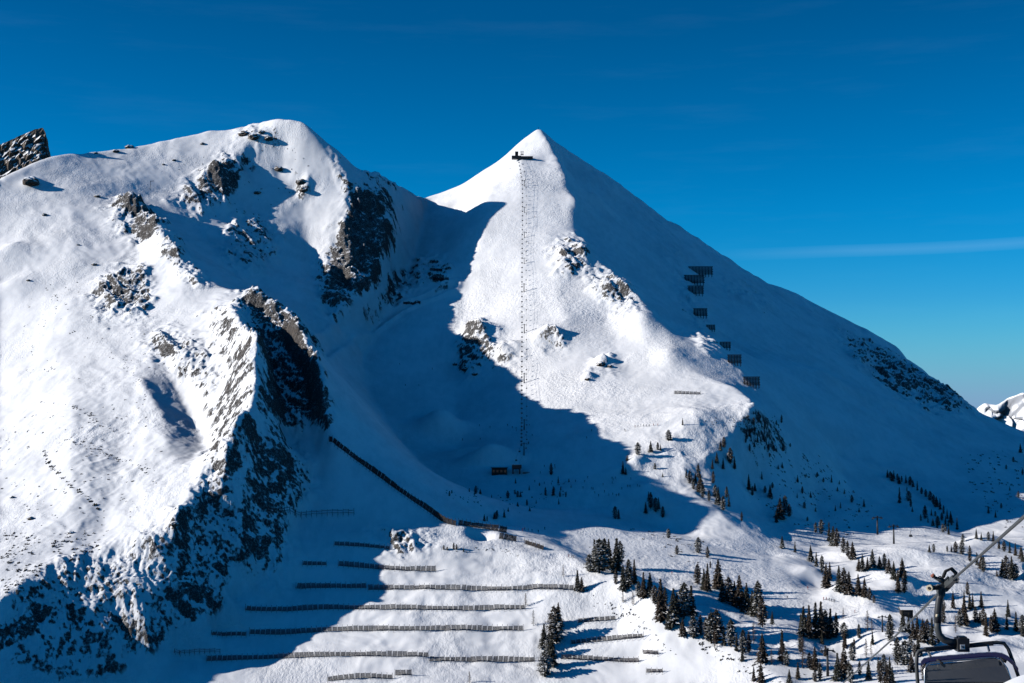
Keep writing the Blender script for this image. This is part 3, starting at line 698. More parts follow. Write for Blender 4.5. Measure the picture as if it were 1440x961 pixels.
trees([(1252,903,34),(1270,888,26),(1278,890,24),(1290,898,28),(1298,903,28),(1311,908,34),(1320,905,28),(1304,900,26),(1284,898,22)], 'dark pine around the small lift hut', 'pines around the lift hut')
trees([(1146,942,28),(1187,953,38),(1178,958,34),(1262,935,34),(1273,935,30),(1238,961,28),(1248,961,24),(1255,961,20),(1282,945,22),(1070,961,26),(1060,958,18),(1196,961,24),(1209,950,18),(1300,958,26),(1044,930,16),(1110,962,18)], 'pine standing alone on the lowest snow slope', 'pines on the lowest slope')
trees([(1220,888,26),(1226,890,18),(1129,940,38),(1100,935,32),(1218,925,24),(1225,922,18),(1153,945,18),(1085,935,20),(1344,890,22),(1005,912,22),(876,848,16),(890,852,18),(1000,884,24),(1060,905,26),(1186,870,14)], 'bare brown larch among the pines of the lower slope', 'bare larches of the lower slope', larch=True)
trees([(915,636,14),(897,640,16),(925,633,10),(929,634,9),(960,598,9),(940,620,14),(943,619,10),(876,667,16),(880,668,10),(921,660,8),(932,671,6),(882,648,8)], 'small pine on the sunlit brow of the rounded knoll', 'small pines on the knoll brow')
trees([(1013,634,12),(1018,630,14),(1008,652,14),(1027,652,20),(1033,660,16),(1017,660,14),(982,672,18),(970,680,16),(985,692,22),(988,700,16),(1003,680,16),(997,705,14),(1010,710,22),(1017,718,18),(1025,713,16),(975,688,14),(978,680,14),(1006,700,16),(1022,700,14),(965,672,12),(1002,660,12)], 'pine on the steep shaded flank of the rounded knoll', 'pines on the knoll flank')
trees([(1053,690,20),(1058,697,12),(1083,700,16),(1097,730,26),(1104,722,22),(1110,727,16),(1043,733,12),(1092,735,14),(1215,713,10),(1198,707,10),(1182,715,8),(1140,700,8)], 'lone pine on the blue shaded slope below the knoll', 'lone pines below the knoll')
trees([(865,730,16),(908,722,14),(915,715,20),(922,720,18),(932,728,14),(926,716,14),(912,705,12),(870,730,12)], 'squat pine on the rocky hummock in the shaded valley', 'pines on the valley hummock', wide=1.3)
trees([(1248,672,10),(1252,673,9),(1257,674,11),(1262,676,9),(1268,678,8),(1274,680,11),(1280,683,12),(1284,685,9),(1290,690,12),(1296,695,9),(1302,699,10),(1308,704,12),(1313,710,13),(1317,713,13),(1322,717,14),(1327,723,11),(1332,730,13),(1337,735,14),(1346,745,15)], 'small dark pine in the line along the moraine ridge', 'pines along the moraine ridge')
trees([(1265,708,20),(1301,730,17),(1281,713,10),(1295,733,9),(1305,735,9),(1312,740,10),(1318,743,9),(1326,749,11),(1334,752,11),(1278,705,13),(1283,720,7)], 'dark pine scattered in the shaded hollow below the moraine ridge', 'pines in the shaded hollow')
trees([(775,668,15),(785,680,9),(767,697,11),(778,697,12),(714,701,10),(728,699,8),(732,699,7),(669,695,11),(709,728,10),(698,730,10),(695,730,9),(681,733,9),(685,733,7),(741,711,8),(728,712,6),(745,719,6),(725,680,7),(803,686,5),(632,698,7),(660,692,5),(699,726,8),(800,678,5)], 'little dark pine on the shaded valley floor by the lift base', 'little pines by the lift base')
trees([(1435,637,12),(1425,650,7),(1390,722,9),(1400,728,9),(1408,715,7),(1432,700,8),(1420,690,6),(1415,660,6),(1438,668,8)], 'stunted pine at the far right foot of the shaded face', 'stunted pines at the right foot')

rg2 = random.Random(44)
def scatter(n, poly, h0, h1):
    out = []; xs = [p[0] for p in poly]; ys = [p[1] for p in poly]
    while len(out) < n:
        x, y = rg2.uniform(min(xs), max(xs)), rg2.uniform(min(ys), max(ys)); c = False
        for i in range(len(poly)):
            x0, y0 = poly[i]; x1, y1 = poly[i-1]
            if (y0 > y) != (y1 > y) and x < (x1-x0)*(y-y0)/(y1-y0)+x0: c = not c
        if c: out.append((x, y, rg2.uniform(h0, h1)))
    return out
trees(scatter(26, [(1040,610),(1090,600),(1180,680),(1240,735),(1150,745),(1060,690)], 5, 10), 'tiny dark pine dotted over the blue slope right of the rounded knoll', 'tiny pines right of the knoll')
trees(scatter(14, [(1040,590),(1100,590),(1105,645),(1050,655)], 6, 11), 'tiny pine clinging to the craggy end of the rounded knoll', 'tiny pines on the craggy knoll end')
trees(scatter(16, [(620,690),(700,688),(800,675),(830,700),(740,725),(650,712)], 4, 8), 'stunted pine speck on the shaded bowl floor', 'stunted pines of the bowl floor')
trees(scatter(22, [(1100,905),(1300,905),(1300,961),(1060,961)], 14, 26), 'young pine scattered on the bumpy lowest snow slope', 'young pines of the lowest slope')
trees(scatter(12, [(1300,790),(1440,870),(1440,900),(1330,880)], 12, 22), 'young pine scattered behind the near bubble chair', 'young pines behind the chair')
trees(scatter(14, [(1240,668),(1300,695),(1345,745),(1330,755),(1280,700)], 6, 12), 'small pine filling the moraine ridge line', 'small pines filling the moraine ridge')
# ------------------------------------------------------------------ dwarf shrubs and stones poking through the snow (nobody could count them)
def shrubs(name, label, zones, seed):
    rg = random.Random(seed); mb = MB()
    for n, poly, smin, smax, spread in zones:
        for k in range(n):
            if spread is None:      # inside a polygon's box
                xs = [p[0] for p in poly]; ys = [p[1] for p in poly]
                while True:
                    x, y = rg.uniform(min(xs), max(xs)), rg.uniform(min(ys), max(ys))
                    c = False
                    for i in range(len(poly)):
                        x0, y0 = poly[i]; x1, y1 = poly[i-1]
                        if (y0 > y) != (y1 > y) and x < (x1-x0)*(y-y0)/(y1-y0)+x0: c = not c
                    if c and float(fbm(np.array([x/26.]), np.array([y/15.]), 2)[0]) > -.05+rg.uniform(-.3,.3): break
            else:                   # along a line
                i = rg.randrange(len(poly)-1); t = rg.random(); x = poly[i][0]+(poly[i+1][0]-poly[i][0])*t+rg.gauss(0, spread); y = poly[i][1]+(poly[i+1][1]-poly[i][1])*t+rg.gauss(0, spread*.6)
            if not (-3 < x < 1443 and 150 < y < 965): continue
            X, Y, z = hit(x, y); s = rg.uniform(smin, smax)*Y/F
            for q in range(5):
                a = rg.random()*6.28; d = s*rg.uniform(.1,.7); cx, cy_ = X+math.cos(a)*d*1.5, Y+math.sin(a)*d; h = s*rg.uniform(.35,.8); w = s*rg.uniform(.35,.7); zz = ground(cx, cy_)
                b = rg.random()*2; P = [(cx+math.cos(b+2.1*i)*w, cy_+math.sin(b+2.1*i)*w, zz-.2) for i in range(3)]; T = (cx+rg.uniform(-.3,.3)*w, cy_+rg.uniform(-.3,.3)*w, zz+h)
                for i in range(3): mb.face((P[i], P[(i+1) % 3], T))
    o = mb.build(name, M_SHRUB); tag(o, label, kind='stuff'); return o
shrubs('dwarf_shrubs', 'low dark scrub and stones poking through the snow', [
 (60,[(60,632),(68,650),(76,662),(95,680),(125,700),(138,718)],1.2,3.0,1.6),(45,[(100,572),(118,578),(130,588),(150,603),(165,605)],.8,2.0,4),
 (60,[(100,618),(120,625),(150,640),(190,655),(210,665)],.8,2.2,5),(230,[(0,600),(60,560),(200,560),(240,650),(180,740),(100,770),(0,800)],.6,2.0,None),
 (190,[(0,750),(60,740),(150,745),(140,775),(60,805),(0,840)],1.0,3.0,None),(90,[(30,430),(100,380),(170,500),(100,540),(20,520)],.5,1.6,None),
 (40,[(200,560),(190,520),(160,500)],.6,1.5,6),(60,[(180,470),(330,430),(330,560),(220,540)],.6,1.8,None),
 (170,[(1085,640),(1160,640),(1240,725),(1200,760),(1120,745),(1060,700)],.8,2.4,None),(120,[(1350,640),(1440,630),(1440,760),(1380,730)],.8,2.6,None),
 (70,[(1040,590),(1095,585),(1110,640),(1060,660)],.8,2.4,None),(40,[(990,590),(1050,580),(1060,600),(1000,605)],.6,1.4,None),
 (70,[(610,690),(700,690),(800,672),(800,700),(730,722),(640,705)],.6,1.8,None),(30,[(640,775),(700,772),(730,782)],.6,1.6,3),
 (60,[(950,870),(1060,930),(1110,960),(1060,960),(980,910)],1.,2.6,None),(40,[(800,810),(860,840),(930,890),(900,895)],.8,2.2,None),
 (60,[(130,260),(420,180),(440,250),(330,330),(200,260)],.5,1.5,None),(60,[(880,740),(990,760),(1000,800),(920,775)],.8,2.4,None),
 (40,[(1130,900),(1330,900),(1330,960),(1130,960)],.8,2.2,None),(30,[(845,850),(900,880),(950,920)],.6,1.6,4)], 5)

# ------------------------------------------------------------------ boulders standing clear of the snow
def boulder_mesh(seed):
    rg = random.Random(seed); bm = bmesh.new(); bmesh.ops.create_icosphere(bm, subdivisions=3, radius=1.0)
    off = Vector((rg.uniform(0,50), rg.uniform(0,50), rg.uniform(0,50)))
    from mathutils import noise
    for v in bm.verts:
        p = v.co.copy(); k = noise.ridged_multi_fractal(p*1.1+off, 1.0, 2.1, 4, 1.0, 2.0); v.co = p*(.62+.22*k); v.co.z *= .85
        v.co += noise.noise_vector(p*2.7+off)*.14
    me = bpy.data.meshes.new('boulder'); bm.to_mesh(me); bm.free(); me.materials.append(M_ROCK); return me
BOUL = [boulder_mesh(s) for s in (1,2,3,4)]
def boulder(px, py, wpx, label, group=None, hk=.8):
    X, Y, z = hit(px, py); s = wpx*Y/F/2
    o = put('boulder', random.choice(BOUL), None, (X, Y, z+s*.12), (0, 0, random.random()*6), (s*1.15, s*1.1, s*hk)); tag(o, label, 'boulder', group); return o
boulder(43,258,24,'largest lone boulder on the snow slope below the rock pinnacle')
for p in ((63,303,8),(137,277,9),(133,373,8),(245,226,6),(230,232,5),(285,203,7),(40,395,6),(110,345,5)): boulder(*p, 'small dark boulder lying alone on the sunlit snowfield below the left skyline', 'small boulders on the left snowfield')
for p in ((163,214,10),(182,208,13),(135,216,6)): boulder(*p, 'dark boulder cresting the left skyline between pinnacle and rounded summit', 'boulders on the left skyline')
for p in ((343,190,16),(357,194,18),(378,196,13),(368,187,10)): boulder(*p, 'craggy boulder just below the rounded summit', 'boulders below the rounded summit')
for p in ((392,239,14),(423,257,15),(362,272,10),(427,268,13)): boulder(*p, 'dark boulder on the snow shoulder above the big black buttress', 'boulders above the buttress')
for p in ((43,730,10),(245,738,13),(100,750,9),(17,700,7)): boulder(*p, 'boulder half buried in the scrubby lower left shoulder', 'boulders on the lower left shoulder')
for p in ((845,513,13),(857,516,9),(826,534,8)): boulder(*p, 'boulder in the middle of the moguled ski face', 'boulders on the ski face')
for p in ((655,520,12),(668,527,9),(640,513,8)): boulder(*p, 'dark boulder in the shade below the rock band on the pyramid', 'boulders below the pyramid rock band')

# ------------------------------------------------------------------ snow fences: posts and barred panels
def panel_mesh(bars, name='panel'):
    mb = MB()
    for k in range(bars):
        z = .10+.80*k/(bars-1); mb.box((0,0,z), (1,.06,.80/bars*.78))
    mb.bar((-.30,.05,0), (-.30,.05,1), .035); mb.bar((.30,.05,0), (.30,.05,1), .035)
    return mb.mesh(name, M_FENCE)
def slat_mesh():
    mb = MB()
    for k in range(6): mb.box((-.42+.168*k,0,.52), (.145,.03,.92))
    mb.box((0,.035,.25), (1,.03,.07)); mb.box((0,.035,.80), (1,.03,.07)); return mb.mesh('panel', M_BOARD)
def post_mesh():
    mb = MB(); mb.bar((0,0,-.35), (0,0,1.12), .085); mb.bar((0,-.02,.85), (0,-.75,-.25), .05); return mb.mesh('post', M_POST)
PANEL, SLAT, POST = panel_mesh(6), slat_mesh(), post_mesh()
def bare_mesh():
    mb = MB(); mb.box((0,0,.9), (1,.05,.09)); mb.box((0,0,.45), (1,.05,.06)); return mb.mesh('rail', M_POST)
BARE = bare_mesh()
def resample(line, step):
    P = [Vector(p) for p in line]; d = [0]
    for i in range(1, len(P)): d.append(d[-1]+(P[i]-P[i-1]).length)
    n = max(1, round(d[-1]/step)); return [(float(np.interp(d[-1]*k/n, d, [p.x for p in P])), float(np.interp(d[-1]*k/n, d, [p.y for p in P]))) for k in range(n+1)]
def fence(name, line, hpx, label, group=None, step=7.3, panel=None, lean=.22, thick=1.0, ymin=0):
    pts = [hit(x, y, None, ymin) for x, y in resample(line, step)]
    Ys = np.array([p[1] for p in pts])
    if len(Ys) > 4:
        k = np.array([.2,.6,.2]); Ys2 = np.convolve(np.pad(Ys, 1, mode='edge'), k, 'valid')
    else: Ys2 = Ys
    pts = [(p[0]/p[1]*y, y) for p, y in zip(pts, Ys2)]; pts = [Vector((x, y, ground(x, y))) for x, y in pts]
    mid = pts[len(pts)//2]; root = empty(name, mid); tag(root, label, 'fence', group)
    H = hpx*mid.y/F; ph = random.random()*9
    for i, p in enumerate(pts):
        d = pts[min(i+1, len(pts)-1)]-pts[max(i-1, 0)]; rz = math.atan2(d.y, d.x)
        put('post', POST, root, p-mid, (lean, 0, rz), (2.2*thick, 2.2*thick, H*random.uniform(.97,1.06)))
        if i+1 < len(pts):
            q = pts[i+1]; d = q-p; w = d.length*(.80 if panel is None else .95); c = (p+q)/2
            o = put('panel' if panel is not BARE else 'rail', panel or PANEL, root, c-mid, (0,0,0), (w, 2.6, H*random.uniform(.92,1.03)*(.92+.12*math.sin(i*.37+ph))))
            o.rotation_euler = (lean+random.uniform(-.06,.06), -math.atan2(d.z, math.hypot(d.x, d.y))+random.uniform(-.02,.02), math.atan2(d.y, d.x)+(random.uniform(.10,.24) if panel is None else 0))
    return root
fence('snow_fence', [(470,767),(510,769),(548,773)], 6, 'short snow fence, topmost row on the fence slope, just under the rocky rim')
fence('snow_fence', [(425,795),(459,795)], 6, 'short shaded piece of snow fence beside the small rocky cone')
fence('snow_fence', [(476,796),(522,800),(570,803),(613,804)], 8, 'second row of snow fence below the rim, crossing from shade into sun')
fence('snow_fence', [(416,828),(460,827),(515,827)], 8, 'shaded snow fence of the third row ending at the shadow edge')
fence('snow_fence', [(518,830),(600,829),(668,831),(717,831),(752,829),(807,830)], 8, 'long sunlit snow fence of the third row tapering towards the pines')
fence('snow_fence', [(345,859),(400,860),(460,857),(600,858),(660,859),(739,857)], 8, 'very long fourth row of snow fence reaching a bare larch')
fence('snow_fence', [(297,894),(346,894)], 6, 'short dark snow fence in shade at the cliff foot')
fence('snow_fence', [(351,892),(395,893),(465,888),(600,887),(736,887)], 8.5, 'very long fifth row of snow fence with ripple marks in the snow below it')
fence('snow_fence', [(290,930),(400,926),(480,923),(602,924)], 8, 'sixth row of snow fence, piece running from the cliff foot')
fence('snow_fence', [(603,930),(680,931),(752,931)], 8.5, 'sixth row of snow fence, piece nearer the column of pines')
fence('snow_fence', [(461,958),(512,954),(552,955)], 8, 'lowest snow fence of the slope, longer piece')
fence('snow_fence', [(556,950),(579,950)], 8, 'lowest snow fence of the slope, short offset piece')
fence('snow_fence', [(813,876),(866,872)], 6.5, 'upper snow fence on the small lit slope behind the column of pines')
fence('snow_fence', [(803,906),(850,902),(905,897)], 7.5, 'middle snow fence on the small lit slope behind the column of pines')
fence('snow_fence', [(790,927),(850,930),(899,932)], 7.5, 'lowest long snow fence on the small lit slope behind the pines')
fence('snow_fence', [(905,920),(926,921)], 6.5, 'very short snow fence with a snow pile at its end')
fence('snow_fence', [(909,946),(932,946)], 6.5, 'very short snow fence standing alone low on the lit slope')
fence('snow_fence', [(376,723),(414,722)], 8, 'bare rail fence frame high on the shaded apron, shorter piece', panel=BARE)
fence('snow_fence', [(415,727),(460,725),(498,724)], 8, 'bare rail fence frame high on the shaded apron, longer piece', panel=BARE)
fence('snow_fence', [(245,920),(309,918)], 6, 'bare rail fence frame in the shade below the cliffs', panel=BARE)
fence('snow_fence', [(948,554),(985,555)], 4.5, 'low fence on the cat track above the sunlit knoll', step=5)
fence('snow_fence', [(605,381),(622,382)], 4, 'upper short fence among the rime covered rocks in the shaded couloir', step=5, panel=SLAT)
fence('snow_fence', [(609,394),(631,394)], 4, 'second short fence among the rime covered rocks in the shaded couloir', step=5, panel=SLAT)
fence('snow_fence', [(567,428),(591,428)], 4, 'short fence beside the cat track in the shaded valley', step=5, panel=SLAT)
fence('wind_fence', [(463,620),(490,640),(520,662),(550,684),(580,705),(605,722),(622,735),(641,740)], 9, 'long dark board wind fence running down the shaded crest', step=5.5, panel=SLAT, lean=.05)
fence('wind_fence', [(645,739),(680,744),(712,750)], 9, 'board wind fence along the crest behind the sunlit snow hollow', step=5.5, panel=SLAT, lean=.05)
fence('wind_fence', [(702,758),(726,762)], 9, 'short board wind fence just below the crest corner', step=5.5, panel=SLAT, lean=.05)
fence('wind_fence', [(738,765),(764,774)], 8, 'last short board wind fence before the rippled piste', step=5.5, panel=SLAT, lean=.05)

# avalanche barriers on the shaded face
def barrier(x0, x1, y0, y1, label):
    xm = (x0+x1)/2; X, Y, z = hit(xm, y1-1); W = (x1-x0)*Y/F; H = (y1-y0)*Y/F
    root = empty('avalanche_barrier', (X, Y, z)); tag(root, label, 'barrier', 'avalanche barriers on the shaded face')
    n = max(4, int((x1-x0)/4)); e = .12
    mb = MB()
    for k in range(n):
        x = -W/2+W*(k+.5)/n; m = MB(); m.bar((x, 0, -2.0), (x-.4, -1.4, H*.98), .5, .6); m.bar((x, .2, H*.6), (x+.3, -3.5, -1.5), .32); m.build('post', M_BLACK, root)
    for k in range(7):
        t = .18+.13*k; m = MB(); m.box((-.35*t, -1.1*t-.35, H*t), (W*(1.0-.05*(k % 2)), .3, H*.096)); m.build('beam', M_BLACK, root)
for b, lb in (((968,1003,376,389),'highest and widest avalanche barrier of the column on the shaded face'),((962,991,388,401),'wide avalanche barrier second from the top of the column'),((967,990,403,416),'avalanche barrier third from the top of the column'),
          ((975,995,435,447),'avalanche barrier fourth from the top, alone below a gap'),((993,1006,458,466),'smallest avalanche barrier of the column on the shaded face'),((1012,1028,482,492),'small avalanche barrier below the smallest one'),
          ((1023,1043,500,514),'tall avalanche barrier second from the bottom of the column'),((1045,1069,531,545),'lowest avalanche barrier of the column, just above the sunlit knoll')):
    barrier(*b, lb)

# ------------------------------------------------------------------ chairlift up the pyramid
def lift_pt(y, side):       # lift line on the ground: photo column as a function of the row
    x = np.interp(y, [220, 300, 400, 470, 530, 610, 668], [730, 729.5, 727.5, 727, 726, 725, 723.5])+(0 if side == 0 else np.interp(y, [220, 668], [4.5, 9]))
    return hit(float(x), float(y), None, 1150)
def tower_mesh():
    p = MB(); p.tube([(0,0,-1.5),(0,0,9)], [.55,.34], 10)
    a = MB(); a.box((0,0,9.1), (5.0,.35,.4)); a.box((0,.0,9.6), (.9,.5,.7)); a.bar((-2.2,0,9.2), (-2.2,0,10.0), .14); a.bar((2.2,0,9.2), (2.2,0,10.0), .14)
    w = MB(); w.box((0,0,0), (.35,2.6,.32))
    for k in range(4): w.tube([(-.12,-1.0+.66*k,.14), (.12,-1.0+.66*k,.14)], .28, 10)
    return p.mesh('pole', M_DARK), a.mesh('crossarm', M_DARK), w.mesh('sheave_train', M_DARK)
TP, TA, TW = tower_mesh()
def tower(loc, rz, sc, label, group):
    o = empty('lift_tower', loc, rz, sc); tag(o, label, 'lift tower', group); put('pole', TP, o); put('crossarm', TA, o)
    for s in (-1, 1): put('sheave_train', TW, o, (s*2.4, 0, 8.6))
    return o
def chair_far_mesh():
    m = MB(); m.bar((0,0,0), (0,.3,-2.0), .16); m.box((0,.25,-2.1), (2.0,.22,.22)); m.box((0,-.1,-3.3), (2.1,.9,.28)); m.box((0,.35,-2.8), (2.1,.22,.95)); m.bar((-.95,.2,-2.1), (-.95,-.3,-3.2), .12); m.bar((.95,.2,-2.1), (.95,-.3,-3.2), .12); m.box((0,0,.05), (.3,.7,.3))
    return m.mesh('lift_chair', M_DARK)
CHF = chair_far_mesh()
tw_rows = [640, 606, 540, 470, 412, 372, 335, 300, 262]
tops = []
for i, y in enumerate(tw_rows):
    X, Y, z = lift_pt(y, .5); X += 2.5
    tower((X, Y, z), 0, (.8 if i > 4 else 1.1), 'dark lift tower on the straight lift line up the pyramid face', 'towers of the pyramid chairlift'); tops.append((X, Y, z+8.8*(.8 if i > 4 else 1.1)))
bot = hit(725, 664, None, 1150); top = hit(731.5, 226, None, 1150)
route = [(bot[0], bot[1], bot[2]+5)]+tops+[(top[0], top[1], top[2]+5)]
RT = np.array(route); RT = RT[np.argsort(RT[:,1])]
def on_rope(Y, side):
    X = np.interp(Y, RT[:,1], RT[:,0]); Z = np.interp(Y, RT[:,1], RT[:,2]); return (float(X+(-2.4 if side == 0 else 2.4)), float(Y), float(Z))
rope = MB()
for s in (0, 1): rope.tube([on_rope(y, s) for y in RT[:,1]], .045, 5)
tag(rope.build('haul_rope', M_DARK), 'thin steel haul rope loop strung over the pyramid lift towers', 'rope')
Ya, Yb = RT[0,1], RT[-1,1]; n = 66
for k in range(1, n):
    for s in (0, 1):
        if s == 1 and k % 2: continue
        p = on_rope(Ya+(Yb-Ya)*(k+(.3 if s else 0))/n, s)
        o = put('lift_chair', CHF, None, p, (0,0,0 if s == 0 else math.pi), (.85,1,.95) if s == 0 else (.6,.9,.75)); tag(o, 'tiny dark chair hanging on the pyramid lift', 'lift chair', 'chairs of the pyramid lift')

def box_house(name, px, py, wpx, hpx, label, cat, deep=.7, ymin=0, roof=True, wins=2, roofz=.35, mats=None):
    X, Y, z = hit(px, py, None, ymin); k = Y/F; W, H, D = wpx*k, hpx*k, wpx*k*deep; r = empty(name, (X, Y, z)); tag(r, label, cat)
    m = MB(); m.box((0,D/2,H/2-1.5), (W,D,H+3)); m.build('wall', M_WALL, r)
    if roof:
        m = MB(); e = .12*W; z0 = H+.02; hz = H*roofz; P = [(-W/2-e,-e,z0),(W/2+e,-e,z0),(W/2+e,D+e,z0),(-W/2-e,D+e,z0),(-W/2-e,D/2,z0+hz),(W/2+e,D/2,z0+hz)]
        for f in ((0,1,5,4),(2,3,4,5),(1,2,5),(3,0,4),(3,2,1,0)): m.face([P[i] for i in f])
        m.build('roof', M_ROOF, r)
    for i in range(wins):
        x = -W/2+W*(i+.5)/wins; w = MB(); w.box((x,-.06,H*.55), (W/wins*.6,.1,H*.4)); o = w.build('window', M_DARK, r); p = MB(); p.box((x,-.13,H*.55), (W/wins*.46,.06,H*.3)); p.build('pane', M_GLASSW, o)
    return r
# top station: long dark platform, cabin and bull wheel frame
X, Y, z = hit(733, 225, None, 1500); k = Y/F
r = empty('top_station', (X, Y, z+2.0)); tag(r, 'dark lift top station on the snow just below the pyramid summit', 'lift station')
m = MB(); m.box((-7*k,3,1.5), (13*k,7,4.5)); m.build('platform', M_DARK, r); m = MB(); m.box((7*k,1,1.2), (19*k,5,3.0)); m.build('ramp', M_DARK, r)
m = MB(); m.box((-6.5*k,3,4.7+2.4), (4.5*k,5,5)); o = m.build('cabin', M_WALL, r); m = MB(); m.box((-6.5*k,.45,7.6), (3*k,.1,1.8)); m.build('window', M_GLASSW, o)
m = MB(); m.bar((0,2,0), (0,2,10), .6); m.bar((2.5*k,2,0), (2.5*k,2,10), .5); m.box((1.2*k,2,8), (5*k,.6,.5)); m.box((1.2*k,2,10), (5*k,.6,.5)); m.build('frame', M_DARK, r)
m = MB(); m.tube([(1.2*k,2,5.6),(1.2*k,2,6.2)], 2.3, 16); m.build('bull_wheel', M_DARK, r)
# bottom station
X, Y, z = hit(724, 668, None, 1100); k = Y/F
r = empty('bottom_station', (X, Y, z), 0, 1.35); tag(r, 'dark lift bottom station with a low shed on the shaded valley floor', 'lift station')
m = MB(); m.box((-16*k,3,1.5), (16*k,6,5.5)); sh = m.build('shed', M_WALL, r); m = MB(); m.box((-16*k,3,4.6), (18*k,8,.5)); m.build('shed_roof', M_ROOF, r)
for i in range(4): m = MB(); m.box((-22*k+4*k*i,-.08,2.4), (2.2*k,.1,1.6)); m.build('window', M_GLASSW, sh)
m = MB(); m.box((2*k,2,5.2), (10*k,9,2.2)); m.build('drive_housing', M_DARK, r)
for sx_ in (-2, 5): m = MB(); m.bar((sx_*k,2,-1), (sx_*k,2,4.5), .9); m.build('support', M_DARK, r)
m = MB(); m.tube([(2*k,-1,3.6),(2*k,-1,4.0)], 2.6, 16); m.build('bull_wheel', M_DARK, r)
m = MB(); m.box((14*k,2,1), (12*k,1,1.2)); m.build('gate_rail', M_DARK, r)

# hut by the near lift, pylons of the lower lift
box_house('lift_hut', 1276, 868, 16, 10, 'small dark wooden lift hut with a snowy roof among the lower pines', 'hut', wins=1)
def pylon(px, py, hpx, label, rz=.2):
    X, Y, z = hit(px, py); s = hpx*Y/F/10.4; o = tower((X, Y, z), rz, s, label, None); return o
pylon(1234,752,27,'lift pylon in the shaded hollow, the higher standing of the two'); pylon(1257,765,28,'lift pylon in the shaded hollow, the lower standing of the two')
pylon(1241,889,24,'slim lift pylon beside the lift hut and a bare larch'); pylon(1164,951,40,'tall lift pylon among the lowest pines')
X, Y, z = hit(1281, 764); tag(put('lift_chair', CHF, None, (X, Y, z+9.5), (0,0,.4), (1.3,1.3,1.3)), 'single empty lift chair hanging beside the two pylons in the shaded hollow', 'lift chair')

# ------------------------------------------------------------------ skiers
def skier_mesh(mat, lean):
    sk = bpy.data.meshes.new('skier'); V = [(0,0,.95),(0,-.03,1.2),(0,-.05,1.42),(0,-.05,1.53),(0,-.06,1.66),(0,-.07,1.78),(.2,-.05,1.42),(.3,-.18,1.18),(.27,-.42,1.05),(-.2,-.05,1.42),(-.3,-.18,1.18),(-.27,-.42,1.05),(.12,0,.9),(.14,-.14,.5),(.14,.02,.1),(.14,-.14,.04),(-.12,0,.9),(-.14,-.14,.5),(-.14,.02,.1),(-.14,-.14,.04)]
    E = [(0,1),(1,2),(2,3),(3,4),(4,5),(2,6),(6,7),(7,8),(2,9),(9,10),(10,11),(0,12),(12,13),(13,14),(14,15),(0,16),(16,17),(17,18),(18,19)]
    rad = [.17,.18,.19,.07,.11,.10,.09,.07,.06,.09,.07,.06,.12,.09,.07,.06,.12,.09,.07,.06]
    sk.from_pydata(V, E, []); o = bpy.data.objects.new('tmp', sk); COL.objects.link(o)
    mod = o.modifiers.new('skin', 'SKIN'); o.modifiers.new('sub', 'SUBSURF').levels = 1
    for i, d in enumerate(sk.skin_vertices[0].data): d.radius = (rad[i], rad[i])
    sk.skin_vertices[0].data[0].use_root = True
    dg = bpy.context.evaluated_depsgraph_get(); me = bpy.data.meshes.new_from_object(o.evaluated_get(dg)); bpy.data.objects.remove(o)
    me.materials.clear(); me.materials.append(mat); me.name = 'skier'; return me
SKM = [skier_mesh(m, 0) for m in M_CLOTH]
ski = MB(); ski.box((0,-.15,.02), (.09,1.7,.03)); ski.bar((0,-1.0,.03), (0,-1.12,.12), .08, .03); SKI = ski.mesh('ski', M_DARK)
def skiers(lst, label, group):
    for x, y in lst:
        X, Y, z = hit(x, y); o = put('person', random.choice(SKM), None, (X, Y, z+.05), (0, 0, random.random()*6.28), (1.15,1.15,1.15)); tag(o, label, 'person', group)
        for s in (-.14, .14): put('ski', SKI, o, (s, 0, 0))
rg = random.Random(3)
skiers([(893,601),(897,601),(901,600),(905,600),(909,600),(913,600),(919,599),(925,599),(878,606),(880,607)], 'skier in the row of people standing on the lit shelf above the valley', 'skiers on the lit shelf')
skiers([(rg.uniform(795,900), rg.uniform(672,700)) for k in range(26)], 'skier on the shaded flat between lift base and knoll', 'skiers on the shaded flat')
skiers([(rg.uniform(640,760), rg.uniform(598,625)) for k in range(14)]+[(rg.uniform(750,800), rg.uniform(655,682)) for k in range(8)], 'skier in the blue shade around the lower lift line', 'skiers by the lower lift line')
skiers([(738,746),(743,747),(748,748),(757,749),(766,745),(735,747),(800,784),(804,784),(807,785)], 'skier at the sunlit start of the rippled piste by the wind fence', 'skiers by the wind fence')
skiers([(1158,844),(1162,844),(1166,845),(1169,846),(1173,847),(1107,842),(1136,829),(1202,862),(945,808)], 'skier on the lower sunlit ski run beside the grove', 'skiers on the lower run')
skiers([(741,298),(752,306),(740,310),(717,238),(790,247),(743,343),(690,500),(562,513),(570,543),(589,543),(608,520),(832,607),(825,617)], 'lone skier descending the pyramid', 'skiers on the pyramid')
# marker pole on the near ridge
X, Y, z = hit(211, 267); m = MB(); m.bar((0,0,-.5), (.5,0,11), .4); m.bar((.2,0,10), (4.5,0,10.6), .5); tag(m.build('signal_mast', M_DARK, None, (X, Y, z)), 'thin dark mast with a short arm on the near rocky ridge', 'mast')
X, Y, z = hit(757, 179, None, 1900); m = MB(); m.bar((0,0,-.5), (0,0,4), .25); m.bar((-1,0,3), (1,0,3), .22); tag(m.build('summit_cross', M_DARK, None, (X, Y, z)), 'small cross standing on the very top of the pyramid', 'cross')

